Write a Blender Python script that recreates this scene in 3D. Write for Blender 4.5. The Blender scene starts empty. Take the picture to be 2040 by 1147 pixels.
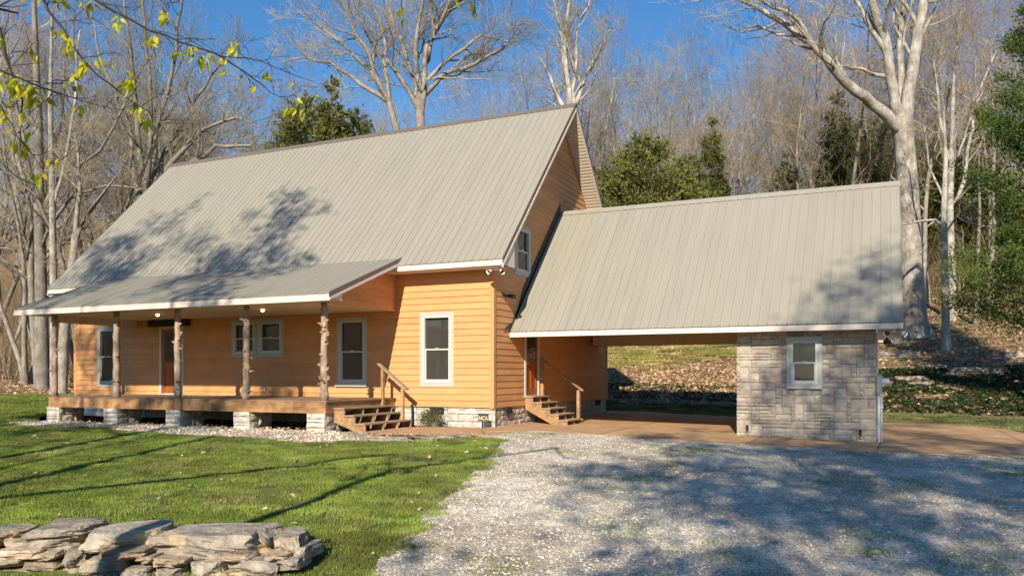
import bpy, bmesh, math, random
import numpy as np
from mathutils import Vector, Matrix, noise

SC = bpy.context.scene
COL = SC.collection
R = math.radians

# ------------------------------------------------------------------ camera, sky, sun, exposure
CAM = Vector((9.476, -19.305, 1.41))
YAW = math.atan(740 / 1600)
cam_d = bpy.data.cameras.new('camera')
cam = bpy.data.objects.new('camera', cam_d); COL.objects.link(cam)
cam.location = CAM
cam.rotation_euler = (R(90), 0, YAW)
cam_d.sensor_width = 36
cam_d.lens = 36 * 1600 / 2040
cam_d.shift_y = (748 - 573.5) / 2040
cam_d.clip_start = 0.05; cam_d.clip_end = 3000
SC.camera = cam

SUN = Vector((0.8, -3.6, 2.15)).normalized()
w = bpy.data.worlds.new('World'); SC.world = w; w.use_nodes = True
nt = w.node_tree; nt.nodes.clear()
sky = nt.nodes.new('ShaderNodeTexSky'); sky.sky_type = 'NISHITA'; sky.sun_disc = False
sky.sun_elevation = math.asin(SUN.z); sky.sun_rotation = math.atan2(SUN.x, SUN.y)
sky.altitude = 150; sky.air_density = 1.0; sky.dust_density = 0.0; sky.ozone_density = 3.2
bg = nt.nodes.new('ShaderNodeBackground'); bg.inputs[1].default_value = 0.10
wo = nt.nodes.new('ShaderNodeOutputWorld')
hs = nt.nodes.new('ShaderNodeHueSaturation'); hs.inputs['Saturation'].default_value = 1.25
nt.links.new(sky.outputs[0], hs.inputs['Color']); nt.links.new(hs.outputs[0], bg.inputs[0]); nt.links.new(bg.outputs[0], wo.inputs[0])
sl = bpy.data.lights.new('sun', 'SUN'); sl.energy = 4.9; sl.angle = R(0.5); sl.color = (1.0, 0.90, 0.75)
so = bpy.data.objects.new('sun', sl); COL.objects.link(so)
so.rotation_euler = SUN.to_track_quat('Z', 'Y').to_euler(); so.location = (0, -30, 40)
SC.view_settings.view_transform = 'Standard'; SC.view_settings.look = 'None'
SC.view_settings.exposure = 0.58; SC.view_settings.gamma = 1; SC.view_settings.use_curve_mapping = False
SC.cycles.max_bounces = 6; SC.cycles.transparent_max_bounces = 12
SC.cycles.caustics_reflective = False; SC.cycles.caustics_refractive = False

# ------------------------------------------------------------------ helpers
def at(px, depth, py=None):
    """bearing and distance from the survey point -> ground position"""
    xc = (px - 1020) / 1600 * depth
    x = CAM.x + xc * math.cos(YAW) - depth * math.sin(YAW)
    y = CAM.y + xc * math.sin(YAW) + depth * math.cos(YAW)
    if py is None: return x, y
    return Vector((x, y, CAM.z + (748 - py) / 1600 * depth))

def pw(v, *bp):
    """piecewise linear: (break, slope after it)"""
    r = 0.0
    for i, (b, s) in enumerate(bp):
        e = bp[i + 1][0] if i + 1 < len(bp) else 1e9
        if v > b: r += (min(v, e) - b) * s
    return r
def h(x, y):
    b = -0.02 * max(0, min(x, 14)) - 0.05 * min(30, max(0, -y - 4))
    hill = pw(y, (11, .08), (13, .32), (15, .25), (40, .27), (90, .28), (170, .1))
    left = pw(-x, (17, .035), (32, .09), (39, .14), (80, .2), (170, .1))
    right = pw(x, (20, .06), (40, .12), (170, 0))
    m = [hill, left, right]
    return b + max(m) + 0.35 * (sum(m) - max(m))

M = {}
def mat(name, base, rough=.8, var=.15, scale=3.0, bump=0.0, bscale=None, objr=0.0, metal=0.0, stretch=None,
        second=None, sscale=1.0, sfac=.5, transl=0.0, spec=.35, detail=6, hue=0.0, third=None, tscale=.4, tlo=.55, thi=.65, vor=0):
    m = bpy.data.materials.new(name); m.use_nodes = True
    n = m.node_tree; N = n.nodes; L = n.links
    p = N['Principled BSDF']; out = N['Material Output']
    p.inputs['Roughness'].default_value = rough; p.inputs['Metallic'].default_value = metal
    p.inputs['Specular IOR Level'].default_value = spec
    g = N.new('ShaderNodeNewGeometry'); vec = g.outputs['Position']
    if stretch:
        mp = N.new('ShaderNodeMapping'); mp.inputs['Scale'].default_value = stretch
        L.new(vec, mp.inputs[0]); vs = mp.outputs[0]
    else: vs = vec
    nz = N.new('ShaderNodeTexNoise'); nz.inputs['Scale'].default_value = scale; nz.inputs['Detail'].default_value = detail
    nz.inputs['Roughness'].default_value = .6
    L.new(vs, nz.inputs['Vector'])
    cr = N.new('ShaderNodeMapRange'); cr.inputs[1].default_value = .3; cr.inputs[2].default_value = .7
    cr.inputs[3].default_value = 1 - var; cr.inputs[4].default_value = 1 + var
    L.new(nz.outputs[0], cr.inputs[0])
    def rgb(c):
        r = N.new('ShaderNodeRGB'); r.outputs[0].default_value = (*c, 1); return r.outputs[0]
    def mix(f, a, b_):
        x = N.new('ShaderNodeMix'); x.data_type = 'RGBA'
        if isinstance(f, float): x.inputs[0].default_value = f
        else: L.new(f, x.inputs[0])
        L.new(a, x.inputs[6]); L.new(b_, x.inputs[7]); return x.outputs[2]
    def mask(sc, lo, hi, v=vec):
        q = N.new('ShaderNodeTexNoise'); q.inputs['Scale'].default_value = sc; q.inputs['Detail'].default_value = 7
        q.inputs['Roughness'].default_value = .65; L.new(v, q.inputs['Vector'])
        k = N.new('ShaderNodeMapRange'); k.inputs[1].default_value = lo; k.inputs[2].default_value = hi
        L.new(q.outputs[0], k.inputs[0]); return k.outputs[0]
    c = rgb(base)
    if second: c = mix(mask(sscale, .5 - .12 + (.5 - sfac) * .3, .5 + .12 + (.5 - sfac) * .3), c, rgb(second))
    if third: c = mix(mask(tscale, tlo, thi), c, rgb(third))
    hsv = N.new('ShaderNodeHueSaturation'); L.new(c, hsv.inputs['Color']); val = cr.outputs[0]
    if vor:
        vo = N.new('ShaderNodeTexVoronoi'); vo.inputs['Scale'].default_value = vor; L.new(vec, vo.inputs['Vector'])
        sp = N.new('ShaderNodeSeparateColor'); L.new(vo.outputs['Color'], sp.inputs[0])
        k = N.new('ShaderNodeMapRange'); k.inputs[3].default_value = .45; k.inputs[4].default_value = 1.45; L.new(sp.outputs[0], k.inputs[0])
        mu = N.new('ShaderNodeMath'); mu.operation = 'MULTIPLY'; L.new(val, mu.inputs[0]); L.new(k.outputs[0], mu.inputs[1]); val = mu.outputs[0]
    if objr or hue:
        oi = N.new('ShaderNodeObjectInfo')
        k = N.new('ShaderNodeMapRange'); k.inputs[3].default_value = 1 - objr; k.inputs[4].default_value = 1 + objr
        L.new(oi.outputs['Random'], k.inputs[0])
        mu = N.new('ShaderNodeMath'); mu.operation = 'MULTIPLY'; L.new(val, mu.inputs[0]); L.new(k.outputs[0], mu.inputs[1]); val = mu.outputs[0]
        if hue:
            m3 = N.new('ShaderNodeMath'); m3.operation = 'MULTIPLY'; m3.inputs[1].default_value = 7.31; L.new(oi.outputs['Random'], m3.inputs[0])
            m4 = N.new('ShaderNodeMath'); m4.operation = 'FRACT'; L.new(m3.outputs[0], m4.inputs[0])
            k2 = N.new('ShaderNodeMapRange'); k2.inputs[3].default_value = .5 - hue; k2.inputs[4].default_value = .5 + hue
            L.new(m4.outputs[0], k2.inputs[0]); L.new(k2.outputs[0], hsv.inputs['Hue'])
    L.new(val, hsv.inputs['Value'])
    L.new(hsv.outputs[0], p.inputs['Base Color'])
    if bump:
        bn = N.new('ShaderNodeBump'); bn.inputs['Strength'].default_value = 1; bn.inputs['Distance'].default_value = bump
        if vor: L.new(vo.outputs['Distance'], bn.inputs['Height']); bn.invert = True
        else:
            b2 = N.new('ShaderNodeTexNoise'); b2.inputs['Scale'].default_value = bscale or scale * 4; b2.inputs['Detail'].default_value = 5
            L.new(vs, b2.inputs['Vector']); L.new(b2.outputs[0], bn.inputs['Height'])
        L.new(bn.outputs[0], p.inputs['Normal'])
    if transl:
        tr = N.new('ShaderNodeBsdfTranslucent'); L.new(hsv.outputs[0], tr.inputs[0])
        ms = N.new('ShaderNodeMixShader'); ms.inputs[0].default_value = transl
        L.new(p.outputs[0], ms.inputs[1]); L.new(tr.outputs[0], ms.inputs[2]); L.new(ms.outputs[0], out.inputs[0])
    M[name] = m; return m

mat('siding', (.625, .30, .115), .62, .10, 1.3, .002, 60, objr=.07, stretch=(1, 1, 3))
mat('roof_metal', (.298, .275, .220), .45, .06, 1.2, .0010, 5, spec=.5, stretch=(3, .35, .35), objr=.018)
mat('roof_trim', (.15, .12, .10), .5, .05, 2)
mat('fascia', (.72, .60, .50), .6, .05, 3)
mat('trim_paint', (.43, .44, .385), .55, .05, 3)
mat('vinyl_white', (.57, .56, .50), .45, .03, 3)
mat('soffit', (.66, .55, .41), .65, .06, 5, objr=.04)
mat('stone', (.50, .425, .335), .9, .14, 6, .012, 28, objr=.12, hue=.010, second=(.37, .31, .245), sscale=1.6, third=(.55, .485, .40), tscale=3, tlo=.55, thi=.7)
mat('pale_stone', (.60, .55, .47), .9, .16, 9, .010, 28, objr=.12, hue=.008, second=(.47, .42, .35), sscale=4)
mat('mortar_dark', (.09, .06, .04), .95, .2, 9)
mat('mortar', (.28, .235, .19), .95, .15, 12, .004)
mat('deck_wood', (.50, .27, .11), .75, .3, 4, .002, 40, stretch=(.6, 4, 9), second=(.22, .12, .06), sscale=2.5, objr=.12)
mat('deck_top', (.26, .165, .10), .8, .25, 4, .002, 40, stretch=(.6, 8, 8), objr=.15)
mat('stair_wood', (.44, .25, .115), .75, .28, 4, .002, 40, stretch=(4, 1, 6), second=(.27, .16, .085), sscale=3, objr=.12)
mat('grey_tread', (.33, .24, .155), .8, .25, 4, .002, 40, stretch=(5, .7, 5), objr=.12)
mat('cedar_log', (.45, .34, .245), .8, .25, 6, .006, 22, stretch=(3, 3, .6), second=(.26, .18, .12), sscale=5, objr=.06)
mat('door_wood', (.36, .10, .018), .4, .25, 5, .001, 30, stretch=(4, 4, .6))
mat('dark_timber', (.035, .025, .02), .8, .3, 8, .004)
mat('concrete', (.46, .285, .15), .85, .12, 2.5, .003, 50, second=(.38, .235, .13), sscale=.7, third=(.52, .35, .2), tscale=1.7)
mat('gravel', (.66, .57, .45), .95, .25, 3.5, .013, vor=46, second=(.40, .335, .255), sscale=.6, sfac=.5, third=(.25, .235, .12), tscale=.7, tlo=.60, thi=.76)
mat('gravel_stone', (.60, .53, .44), .9, .2, 5, .003, objr=.45)
mat('white_chip', (.50, .42, .32), .9, .2, 6, .01, vor=24, second=(.30, .20, .12), sscale=1.2, sfac=.4)
mat('chip_stone', (.60, .52, .41), .9, .2, 6, .004, objr=.35)
mat('mulch', (.17, .085, .045), .95, .35, 5, .02, vor=30)
mat('turf', (.12, .14, .036), .95, .3, 2.5, .015, 40, second=(.10, .12, .03), sscale=.6)
mat('grass', (.215, .242, .060), .75, .25, .8, 0, objr=.4, hue=.015, transl=.35, second=(.24, .31, .05), sscale=.5, third=(.34, .31, .12), tscale=1.1, tlo=.59, thi=.70)
mat('bank_grass', (.12, .15, .05), .85, .3, 1.2, 0, objr=.35, hue=.02, transl=.3, second=(.24, .21, .09), sscale=.5)
mat('dry_grass', (.36, .29, .10), .85, .25, .8, 0, objr=.35, hue=.02, transl=.3, second=(.21, .25, .05), sscale=.2)
mat('litter', (.33, .215, .115), .95, .4, 2.2, .03, vor=14, second=(.12, .075, .04), sscale=.4, third=(.12, .12, .035), tscale=.16, tlo=.55, thi=.66)
mat('dead_leaf', (.60, .42, .25), .8, .2, 8, 0, objr=.45, hue=.02, transl=.25)
mat('hill_turf', (.27, .24, .075), .95, .3, 1.5, .02, 30, second=(.36, .26, .11), sscale=.25)
mat('ivy', (.028, .055, .014), .6, .3, 8, 0, objr=.4, hue=.02, transl=.2)
mat('rock', (.37, .315, .24), .9, .3, 7, .03, 22, objr=.16, second=(.20, .175, .145), sscale=4, third=(.50, .36, .19), tscale=2.2, tlo=.54, thi=.66)
mat('tan_rock', (.42, .315, .20), .9, .3, 7, .02, 22, objr=.3, hue=.01, second=(.27, .215, .16), sscale=4, third=(.50, .42, .32), tscale=3)
mat('soil', (.07, .05, .03), .95, .3, 8, .01)
mat('moss', (.22, .21, .02), .95, .3, 12, .01)
mat('bark', (.175, .148, .118), .9, .3, 5, .03, 9, stretch=(2, 2, .5), second=(.29, .255, .21), sscale=1.5, objr=.3)
mat('dark_twig', (.06, .045, .035), .8, .2, 5, 0)
mat('pale_bark', (.46, .42, .36), .9, .3, 3, .05, 6, stretch=(2.5, 2.5, .5), second=(.24, .205, .165), sscale=1.6, objr=.1)
mat('twig', (.32, .265, .18), .9, .35, 1.5, 0, objr=.45, hue=.012)
mat('brush_twig', (.33, .26, .15), .9, .3, 1.0, 0, objr=.35, hue=.01)
mat('warm_twig', (.32, .225, .125), .9, .35, 1.5, 0, objr=.45, hue=.012)
mat('bud_twig', (.40, .39, .13), .9, .25, 1.5, 0, objr=.2)
mat('evergreen', (.125, .142, .034), .75, .4, 1.3, 0, objr=.2, hue=.012, transl=.25, second=(.19, .185, .045), sscale=.8)
mat('dark_evergreen', (.040, .072, .014), .75, .4, 1.3, 0, objr=.1, transl=.25, second=(.11, .15, .022), sscale=.9)
mat('young_leaf', (.55, .52, .03), .6, .25, 6, 0, objr=.35, hue=.02, transl=.5)
mat('shrub_leaf', (.12, .14, .045), .7, .3, 9, 0, objr=.2, transl=.25)
mat('white_plastic', (.75, .74, .72), .35, .02)
mat('black_plastic', (.02, .02, .02), .4, .02)
mat('grey_metal', (.30, .33, .34), .5, .05, 6, metal=.3)
mat('vent_dark', (.03, .028, .025), .7, .1)
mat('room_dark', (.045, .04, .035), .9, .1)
mat('blind', (.28, .14, .09), .8, .3, 10, stretch=(1, 1, 12))
mat('panel_green', (.20, .22, .17), .8, .1)
mat('screen', (.10, .10, .09), .9, .05)
mat('sign_black', (.015, .015, .015), .5, .02)
mat('sign_gold', (.70, .58, .38), .5, .02)
mat('candle', (.6, .55, .42), .6, .03)
mat('flashing', (.035, .03, .035), .5, .05)
def glass(name, tint=(.55, .55, .52), alpha=.55):
    m = bpy.data.materials.new(name); m.use_nodes = True; n = m.node_tree; N = n.nodes; L = n.links
    N.clear(); out = N.new('ShaderNodeOutputMaterial')
    t = N.new('ShaderNodeBsdfTransparent'); t.inputs[0].default_value = (*tint, 1)
    g = N.new('ShaderNodeBsdfGlossy'); g.inputs['Roughness'].default_value = .02; g.inputs[0].default_value = (.9, .9, .9, 1)
    f = N.new('ShaderNodeFresnel'); f.inputs[0].default_value = 1.5
    df = N.new('ShaderNodeBsdfDiffuse'); df.inputs[0].default_value = (.16, .15, .13, 1)
    sx = N.new('ShaderNodeMixShader'); sx.inputs[0].default_value = .26; L.new(t.outputs[0], sx.inputs[1]); L.new(df.outputs[0], sx.inputs[2])
    x = N.new('ShaderNodeMixShader'); L.new(f.outputs[0], x.inputs[0]); L.new(sx.outputs[0], x.inputs[1]); L.new(g.outputs[0], x.inputs[2])
    L.new(x.outputs[0], out.inputs[0]); M[name] = m
glass('glass')
mm = bpy.data.materials.new('lamp_glow'); mm.use_nodes = True
pb = mm.node_tree.nodes['Principled BSDF']; pb.inputs['Emission Color'].default_value = (1, .68, .32, 1); pb.inputs['Emission Strength'].default_value = 9
M['lamp_glow'] = mm

W = {}
def link(name, me, parent=None, loc=(0, 0, 0), scale=None, rot=None, origin=None):
    o = bpy.data.objects.new(name, me); COL.objects.link(o)
    loc = Vector(loc)
    if parent is not None: o.parent = parent; o.location = loc - W[parent.name]
    else: o.location = loc
    if scale is not None: o.scale = scale
    if rot is not None: o.rotation_euler = rot
    W[o.name] = loc
    return o
def thing(name, label, cat, loc, group=None):
    o = link(name, None, None, loc); o['label'] = label; o['category'] = cat
    if group: o['group'] = group
    return o
def tag(o, label, cat, group=None):
    o['label'] = label; o['category'] = cat
    if group: o['group'] = group
    return o
def mesh(name, v, f, m, smooth=False):
    me = bpy.data.meshes.new(name); me.from_pydata(v, [], f)
    if m: me.materials.append(M[m] if isinstance(m, str) else m)
    if smooth: me.polygons.foreach_set('use_smooth', [True] * len(me.polygons))
    me.update(); return me
class MB:
    def __init__(s): s.v = []; s.f = []
    def box(s, x0, x1, y0, y1, z0, z1):
        b = len(s.v)
        s.v += [(x, y, z) for z in (z0, z1) for x, y in ((x0, y0), (x1, y0), (x1, y1), (x0, y1))]
        s.f += [(b+3, b+2, b+1, b), (b+4, b+5, b+6, b+7)] + [(b+i, b+(i+1) % 4, b+4+(i+1) % 4, b+4+i) for i in range(4)]
        return s
    def prism(s, axis, pts, a0, a1):
        b = len(s.v); n = len(pts)
        for a in (a0, a1):
            for p, q in pts: s.v.append({'x': (a, p, q), 'y': (p, a, q), 'z': (p, q, a)}[axis])
        s.f += [tuple(b+i for i in range(n))[::-1], tuple(b+n+i for i in range(n))]
        s.f += [(b+i, b+(i+1) % n, b+n+(i+1) % n, b+n+i) for i in range(n)]
        return s
    def hexa(s, p):
        b = len(s.v); s.v += [tuple(q) for q in p]
        s.f += [(b+3, b+2, b+1, b), (b+4, b+5, b+6, b+7)] + [(b+i, b+(i+1) % 4, b+4+(i+1) % 4, b+4+i) for i in range(4)]
        return s
    def tube(s, pts, rad, n=8, cap=True):
        pts = [Vector(p) for p in pts]; b = len(s.v)
        for i, p in enumerate(pts):
            t = (pts[min(i+1, len(pts)-1)] - pts[max(i-1, 0)]).normalized()
            ref = Vector((0, 0, 1)) if abs(t.z) < .9 else Vector((1, 0, 0))
            u = t.cross(ref).normalized(); v_ = t.cross(u)
            r = rad[i] if hasattr(rad, '__len__') else rad
            for k in range(n):
                a = 2*math.pi*k/n; s.v.append(tuple(p + u*math.cos(a)*r + v_*math.sin(a)*r))
        for i in range(len(pts)-1):
            for k in range(n):
                s.f.append((b+i*n+k, b+i*n+(k+1) % n, b+(i+1)*n+(k+1) % n, b+(i+1)*n+k))
        if cap:
            s.f.append(tuple(b+k for k in range(n))[::-1]); e = b+(len(pts)-1)*n; s.f.append(tuple(e+k for k in range(n)))
        return s
    def build(s, name, m, parent=None, smooth=False):
        me = mesh(name, s.v, s.f, m, smooth)
        bm = bmesh.new(); bm.from_mesh(me); bmesh.ops.recalc_face_normals(bm, faces=bm.faces); bm.to_mesh(me); bm.free()
        return link(name, me, parent)
def part(name, m, parent, *box): return MB().box(*box).build(name, m, parent)

# ------------------------------------------------------------------ terrain and ground sheets
def axis(lo, hi, near_lo, near_hi):
    a = [near_lo]; st = 1.0
    while a[-1] > lo: st *= 1.22; a.append(a[-1] - st)
    a = a[::-1] + list(range(near_lo + 1, near_hi + 1)); st = 1.0
    while a[-1] < hi: st *= 1.22; a.append(a[-1] + st)
    return a
xs = axis(-900, 900, -48, 34); ys = axis(-500, 900, -34, 60)
V = [(x, y, h(x, y)) for y in ys for x in xs]; nx = len(xs)
F = [(j*nx+i, j*nx+i+1, (j+1)*nx+i+1, (j+1)*nx+i) for j in range(len(ys)-1) for i in range(nx-1)]
g = link('ground', mesh('ground', V, F, 'litter')); g['kind'] = 'structure'

def sheet(name, poly, off, m, skirt=0, smooth=False, kind='structure', jitter=0):
    if jitter:
        rr = random.Random(len(poly)); q = []
        for i, (a, b) in enumerate(zip(poly, poly[1:] + poly[:1])):
            L = math.dist(a, b); n = max(1, int(L / .35)) if L < 12 else 1
            for k in range(n):
                t = k / n; q.append((a[0]+(b[0]-a[0])*t + rr.uniform(-1, 1)*jitter, a[1]+(b[1]-a[1])*t + rr.uniform(-1, 1)*jitter))
        poly = q
    bm = bmesh.new(); bm.faces.new([bm.verts.new((x, y, 0)) for x, y in poly])
    bmesh.ops.triangulate(bm, faces=bm.faces[:])
    x0 = math.floor(min(p[0] for p in poly)); x1 = math.ceil(max(p[0] for p in poly))
    y0 = math.floor(min(p[1] for p in poly)); y1 = math.ceil(max(p[1] for p in poly))
    for x in range(x0, x1 + 1): bmesh.ops.bisect_plane(bm, geom=bm.verts[:] + bm.edges[:] + bm.faces[:], plane_co=(x, 0, 0), plane_no=(1, 0, 0), dist=1e-5)
    for y in range(y0, y1 + 1): bmesh.ops.bisect_plane(bm, geom=bm.verts[:] + bm.edges[:] + bm.faces[:], plane_co=(0, y, 0), plane_no=(0, 1, 0), dist=1e-5)
    for v in bm.verts: v.co.z = h(v.co.x, v.co.y) + off
    bmesh.ops.recalc_face_normals(bm, faces=bm.faces[:])
    if sum(f.normal.z for f in bm.faces) < 0: bmesh.ops.reverse_faces(bm, faces=bm.faces[:])
    if skirt:
        ed = [e for e in bm.edges if e.is_boundary]
        r = bmesh.ops.extrude_edge_only(bm, edges=ed)
        for v in r['geom']:
            if isinstance(v, bmesh.types.BMVert): v.co.z -= skirt
    me = bpy.data.meshes.new(name); bm.to_mesh(me); bm.free(); me.materials.append(M[m])
    o = link(name, me); o['kind'] = kind; return o

BED = [(-14.6, -3.6), (-13.6, -4.35), (-11.53, -4.73), (-10.9, -4.45), (-9.87, -4.32), (-7.98, -4.78), (-6.42, -4.91), (-4.81, -4.89), (-3.4, -5.09), (-1.99, -5.41), (-1.44, -5.43),
       (-1.32, -4.75), (-.44, -4.68), (.37, -4.6), (.62, -4.07), (.64, -3.2), (1.7, -3.02)]
EDGE = [(1.7, -3.02), (2.27, -4.35), (2.94, -6.47), (3.76, -9.03), (4.01, -10.17), (4.42, -11.41), (4.68, -12.2), (4.93, -12.8), (5.6, -16), (7, -33)]
LAWN = [(-14.6, -3.4), (-16.6, -2.5), (-16.6, 9), (-15, 14), (-24, 13), (-31, 6.3), (-47, -2), (-47, -33)] + EDGE[::-1] + BED[::-1][1:]
sheet('lawn', LAWN, .012, 'turf')
SLABF = [(.95, -.9), (1.3, -.32), (3.23, -.53), (5.21, -.95), (6.49, -1.02), (7.91, -.97), (9.48, -1.0), (10.77, -.8), (12.03, -.38), (14, .3), (20, 3)]
SLAB = SLABF + [(20, 6), (13.3, 6.9), (12.9, 9.2), (12.2, 10.5), (10.85, 10.8), (9.29, 10.4), (4.63, 10.6), (2.18, 11.0), (-.62, 11.3), (-3, 11.4), (-3, 9.9), (-.2, 9.9), (-.2, -.2), (.4, -1.2)]
sheet('carport_slab', SLAB, .03, 'concrete', skirt=.12)
sheet('gravel_drive', EDGE + [(30, -33), (30, -2), (20, 3.2)] + SLABF[::-1] + [(.95, -1.4), (.9, -2.9)], .02, 'gravel')
sheet('stone_chip_bed', [(-14.3, -2.6), (-3.0, -2.9), (-2.2, -3.3), (-1.6, -3.75), (-.9, -3.9)] + [(-.8, -4.75)] + BED[::-1][5:], .018, 'white_chip')
sheet('path', [(-2.6, -3.05), (-1.9, -3.4), (-1.0, -3.2), (.1, -2.9), (1.0, -2.3), (1.1, -1.2), (.4, -1.2), (-.2, -.25), (-1.9, -.35), (-2.3, -1.2)], .026, 'concrete', skirt=.06)
sheet('mulch_bed', [(-16.4, -2.4), (-14.3, -2.6), (-3.0, -2.9), (-1.6, -3.75), (-.5, -4.5), (1.2, -3.4), (.9, -1.5), (-.1, -.0), (-16.4, 0)], .008, 'mulch')
sheet('back_lawn', [(-14, 12), (-.7, 11.2), (2.2, 10.9), (4.6, 10.5), (9.3, 10.3), (12.2, 10.4), (13, 9), (14, 6.8), (20, 6), (32, 8), (32, 14), (22, 14.2), (13, 13.2), (9, 13.3), (-14, 13.4)], .014, 'turf')
sheet('hillside_grass', [(-12, 20), (-2, 19), (1.5, 20.5), (4, 23), (8, 26), (7, 33), (-2, 36), (-14, 33)], .02, 'hill_turf', jitter=.5)

def strip(name, a, b, w_, off, m):
    d = Vector((b[0]-a[0], b[1]-a[1])); n = Vector((-d.y, d.x)).normalized()*w_/2
    return sheet(name, [(a[0]+n.x, a[1]+n.y), (b[0]+n.x, b[1]+n.y), (b[0]-n.x, b[1]-n.y), (a[0]-n.x, a[1]-n.y)], off, m)
for a, b in (((6.7, -1.0), (6.75, 1.45)), ((9.35, -.95), (9.42, 1.5)), ((3.1, -.5), (3.1, 10.6)), ((.03, 4.9), (6.1, 4.9)), ((9.45, 4.6), (20, 4.6)), ((12.6, -.1), (12.6, 9.6)), ((.2, -1.1), (.9, -2.3))):
    strip('control_joint', a, b, .022, .034, 'mortar_dark')
# ------------------------------------------------------------------ instancing (stuff only)
PROTO = {}
def proto_col(name, meshes):
    c = bpy.data.collections.new(name)
    for i, me in enumerate(meshes):
        o = bpy.data.objects.new(name + '_proto', me); c.objects.link(o)
    PROTO[name] = c; return c
def scatter(name, col, pos, rot, scl, parent=None, label=None):
    n = len(pos); me = bpy.data.meshes.new(name); me.vertices.add(n)
    me.vertices.foreach_set('co', np.asarray(pos, np.float32).ravel())
    a = me.attributes.new('rot', 'FLOAT_VECTOR', 'POINT'); a.data.foreach_set('vector', np.asarray(rot, np.float32).ravel())
    a = me.attributes.new('scl', 'FLOAT_VECTOR', 'POINT'); sc = np.asarray(scl, np.float32)
    if sc.ndim == 1: sc = np.repeat(sc[:, None], 3, 1)
    a.data.foreach_set('vector', sc.ravel())
    a = me.attributes.new('idx', 'INT', 'POINT'); a.data.foreach_set('value', np.random.RandomState(n).randint(0, 99, n).astype(np.int32))
    ng = bpy.data.node_groups.new(name, 'GeometryNodeTree')
    ng.interface.new_socket('Geometry', in_out='INPUT', socket_type='NodeSocketGeometry')
    ng.interface.new_socket('Geometry', in_out='OUTPUT', socket_type='NodeSocketGeometry')
    N = ng.nodes; L = ng.links
    i = N.new('NodeGroupInput'); o_ = N.new('NodeGroupOutput'); ip = N.new('GeometryNodeInstanceOnPoints'); ci = N.new('GeometryNodeCollectionInfo')
    ci.inputs['Collection'].default_value = col; ci.inputs['Separate Children'].default_value = True; ci.inputs['Reset Children'].default_value = True
    def attr(nm, t):
        q = N.new('GeometryNodeInputNamedAttribute'); q.data_type = t; q.inputs[0].default_value = nm
        return [s for s in q.outputs if s.enabled and s.name == 'Attribute'][0]
    L.new(i.outputs[0], ip.inputs['Points']); L.new(ci.outputs[0], ip.inputs['Instance'])
    ip.inputs['Pick Instance'].default_value = True
    L.new(attr('idx', 'INT'), ip.inputs['Instance Index'])
    er = N.new('FunctionNodeEulerToRotation'); L.new(attr('rot', 'FLOAT_VECTOR'), er.inputs[0]); L.new(er.outputs[0], ip.inputs['Rotation'])
    L.new(attr('scl', 'FLOAT_VECTOR'), ip.inputs['Scale']); L.new(ip.outputs[0], o_.inputs[0])
    o = link(name, me, parent); md = o.modifiers.new('scatter', 'NODES'); md.node_group = ng
    o['kind'] = 'stuff'
    if label: o['label'] = label
    return o
RS = np.random.RandomState(7)
def inside(poly, P):  # even-odd rule
    P = np.asarray(P); x, y = P[:, 0], P[:, 1]; c = np.zeros(len(P), bool); q = np.array(poly)
    for i in range(len(q)):
        x1, y1 = q[i]; x2, y2 = q[i-1]
        k = ((y1 > y) != (y2 > y)); c ^= k & (x < (x2-x1)*(y-y1)/((y2-y1) if y2 != y1 else 1e-9) + x1)
    return c
def rand_in(poly, dens, rs=RS, dfun=None, maxd=1e9):
    q = np.array(poly); a, b = q.min(0), q.max(0); a = np.maximum(a, (-48, -22)); b = np.minimum(b, (34, 62))
    n = int((b-a).prod()*dens); P = rs.rand(n, 2)*(b-a)+a; P = P[inside(poly, P)]
    # keep what the frame could see
    dx = P[:, 0]-CAM.x; dy = P[:, 1]-CAM.y; s, c = math.sin(YAW), math.cos(YAW)
    D = -dx*s+dy*c; Lt = dx*c+dy*s
    k = (D > 3) & (np.abs(Lt) < .72*D+2) & (D < maxd)
    return P[k], D[k]
def lift(P, off=0): return np.column_stack([P, [h(x, y)+off for x, y in P]])
def rz(n, tilt=.0, rs=RS): return np.column_stack([rs.uniform(-tilt, tilt, n), rs.uniform(-tilt, tilt, n), rs.uniform(0, 6.28, n)])

def grass_patch(seed, size, n, hh, m, wdt=.0045):
    r = np.random.RandomState(seed); v = []; f = []
    for i in range(n):
        x, y = r.uniform(-size/2, size/2, 2); a = r.uniform(0, 6.28); H = hh*r.uniform(.5, 1.25); b = r.uniform(0, .8)*H; ba = r.uniform(0, 6.28)
        dx, dy = math.cos(a)*wdt, math.sin(a)*wdt; k = len(v)
        mx, my = x+math.cos(ba)*b*.35, y+math.sin(ba)*b*.35
        v += [(x-dx, y-dy, -.01), (x+dx, y+dy, -.01), (mx+dx*.7, my+dy*.7, H*.6), (mx-dx*.7, my-dy*.7, H*.6), (x+math.cos(ba)*b, y+math.sin(ba)*b, H)]
        f += [(k, k+1, k+2, k+3), (k+3, k+2, k+4)]
    return mesh('grass_patch', v, f, m)
gp = proto_col('grass_near', [grass_patch(i, .5, 560, .040, 'grass') for i in range(4)])
P, D = rand_in(LAWN, 15.0, maxd=24)
RKZ = [at(-120, 7.9), at(200, 7.8), at(560, 7.72), at(650, 7.8), at(640, 8.5), at(200, 8.7), at(-120, 8.9)]
k = (D < 24) & ~inside(RKZ, P); P = P[k]
scatter('grass', gp, lift(P, .012), rz(len(P), .05), RS.uniform(.7, 1.25, len(P)), label='short green lawn grass in front of the porch')
gf = proto_col('grass_far', [grass_patch(20+i, 1.0, 620, .07, 'grass', .011) for i in range(3)])
P, D = rand_in(LAWN, 3.0); k = D >= 23; P = P[k]
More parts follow.
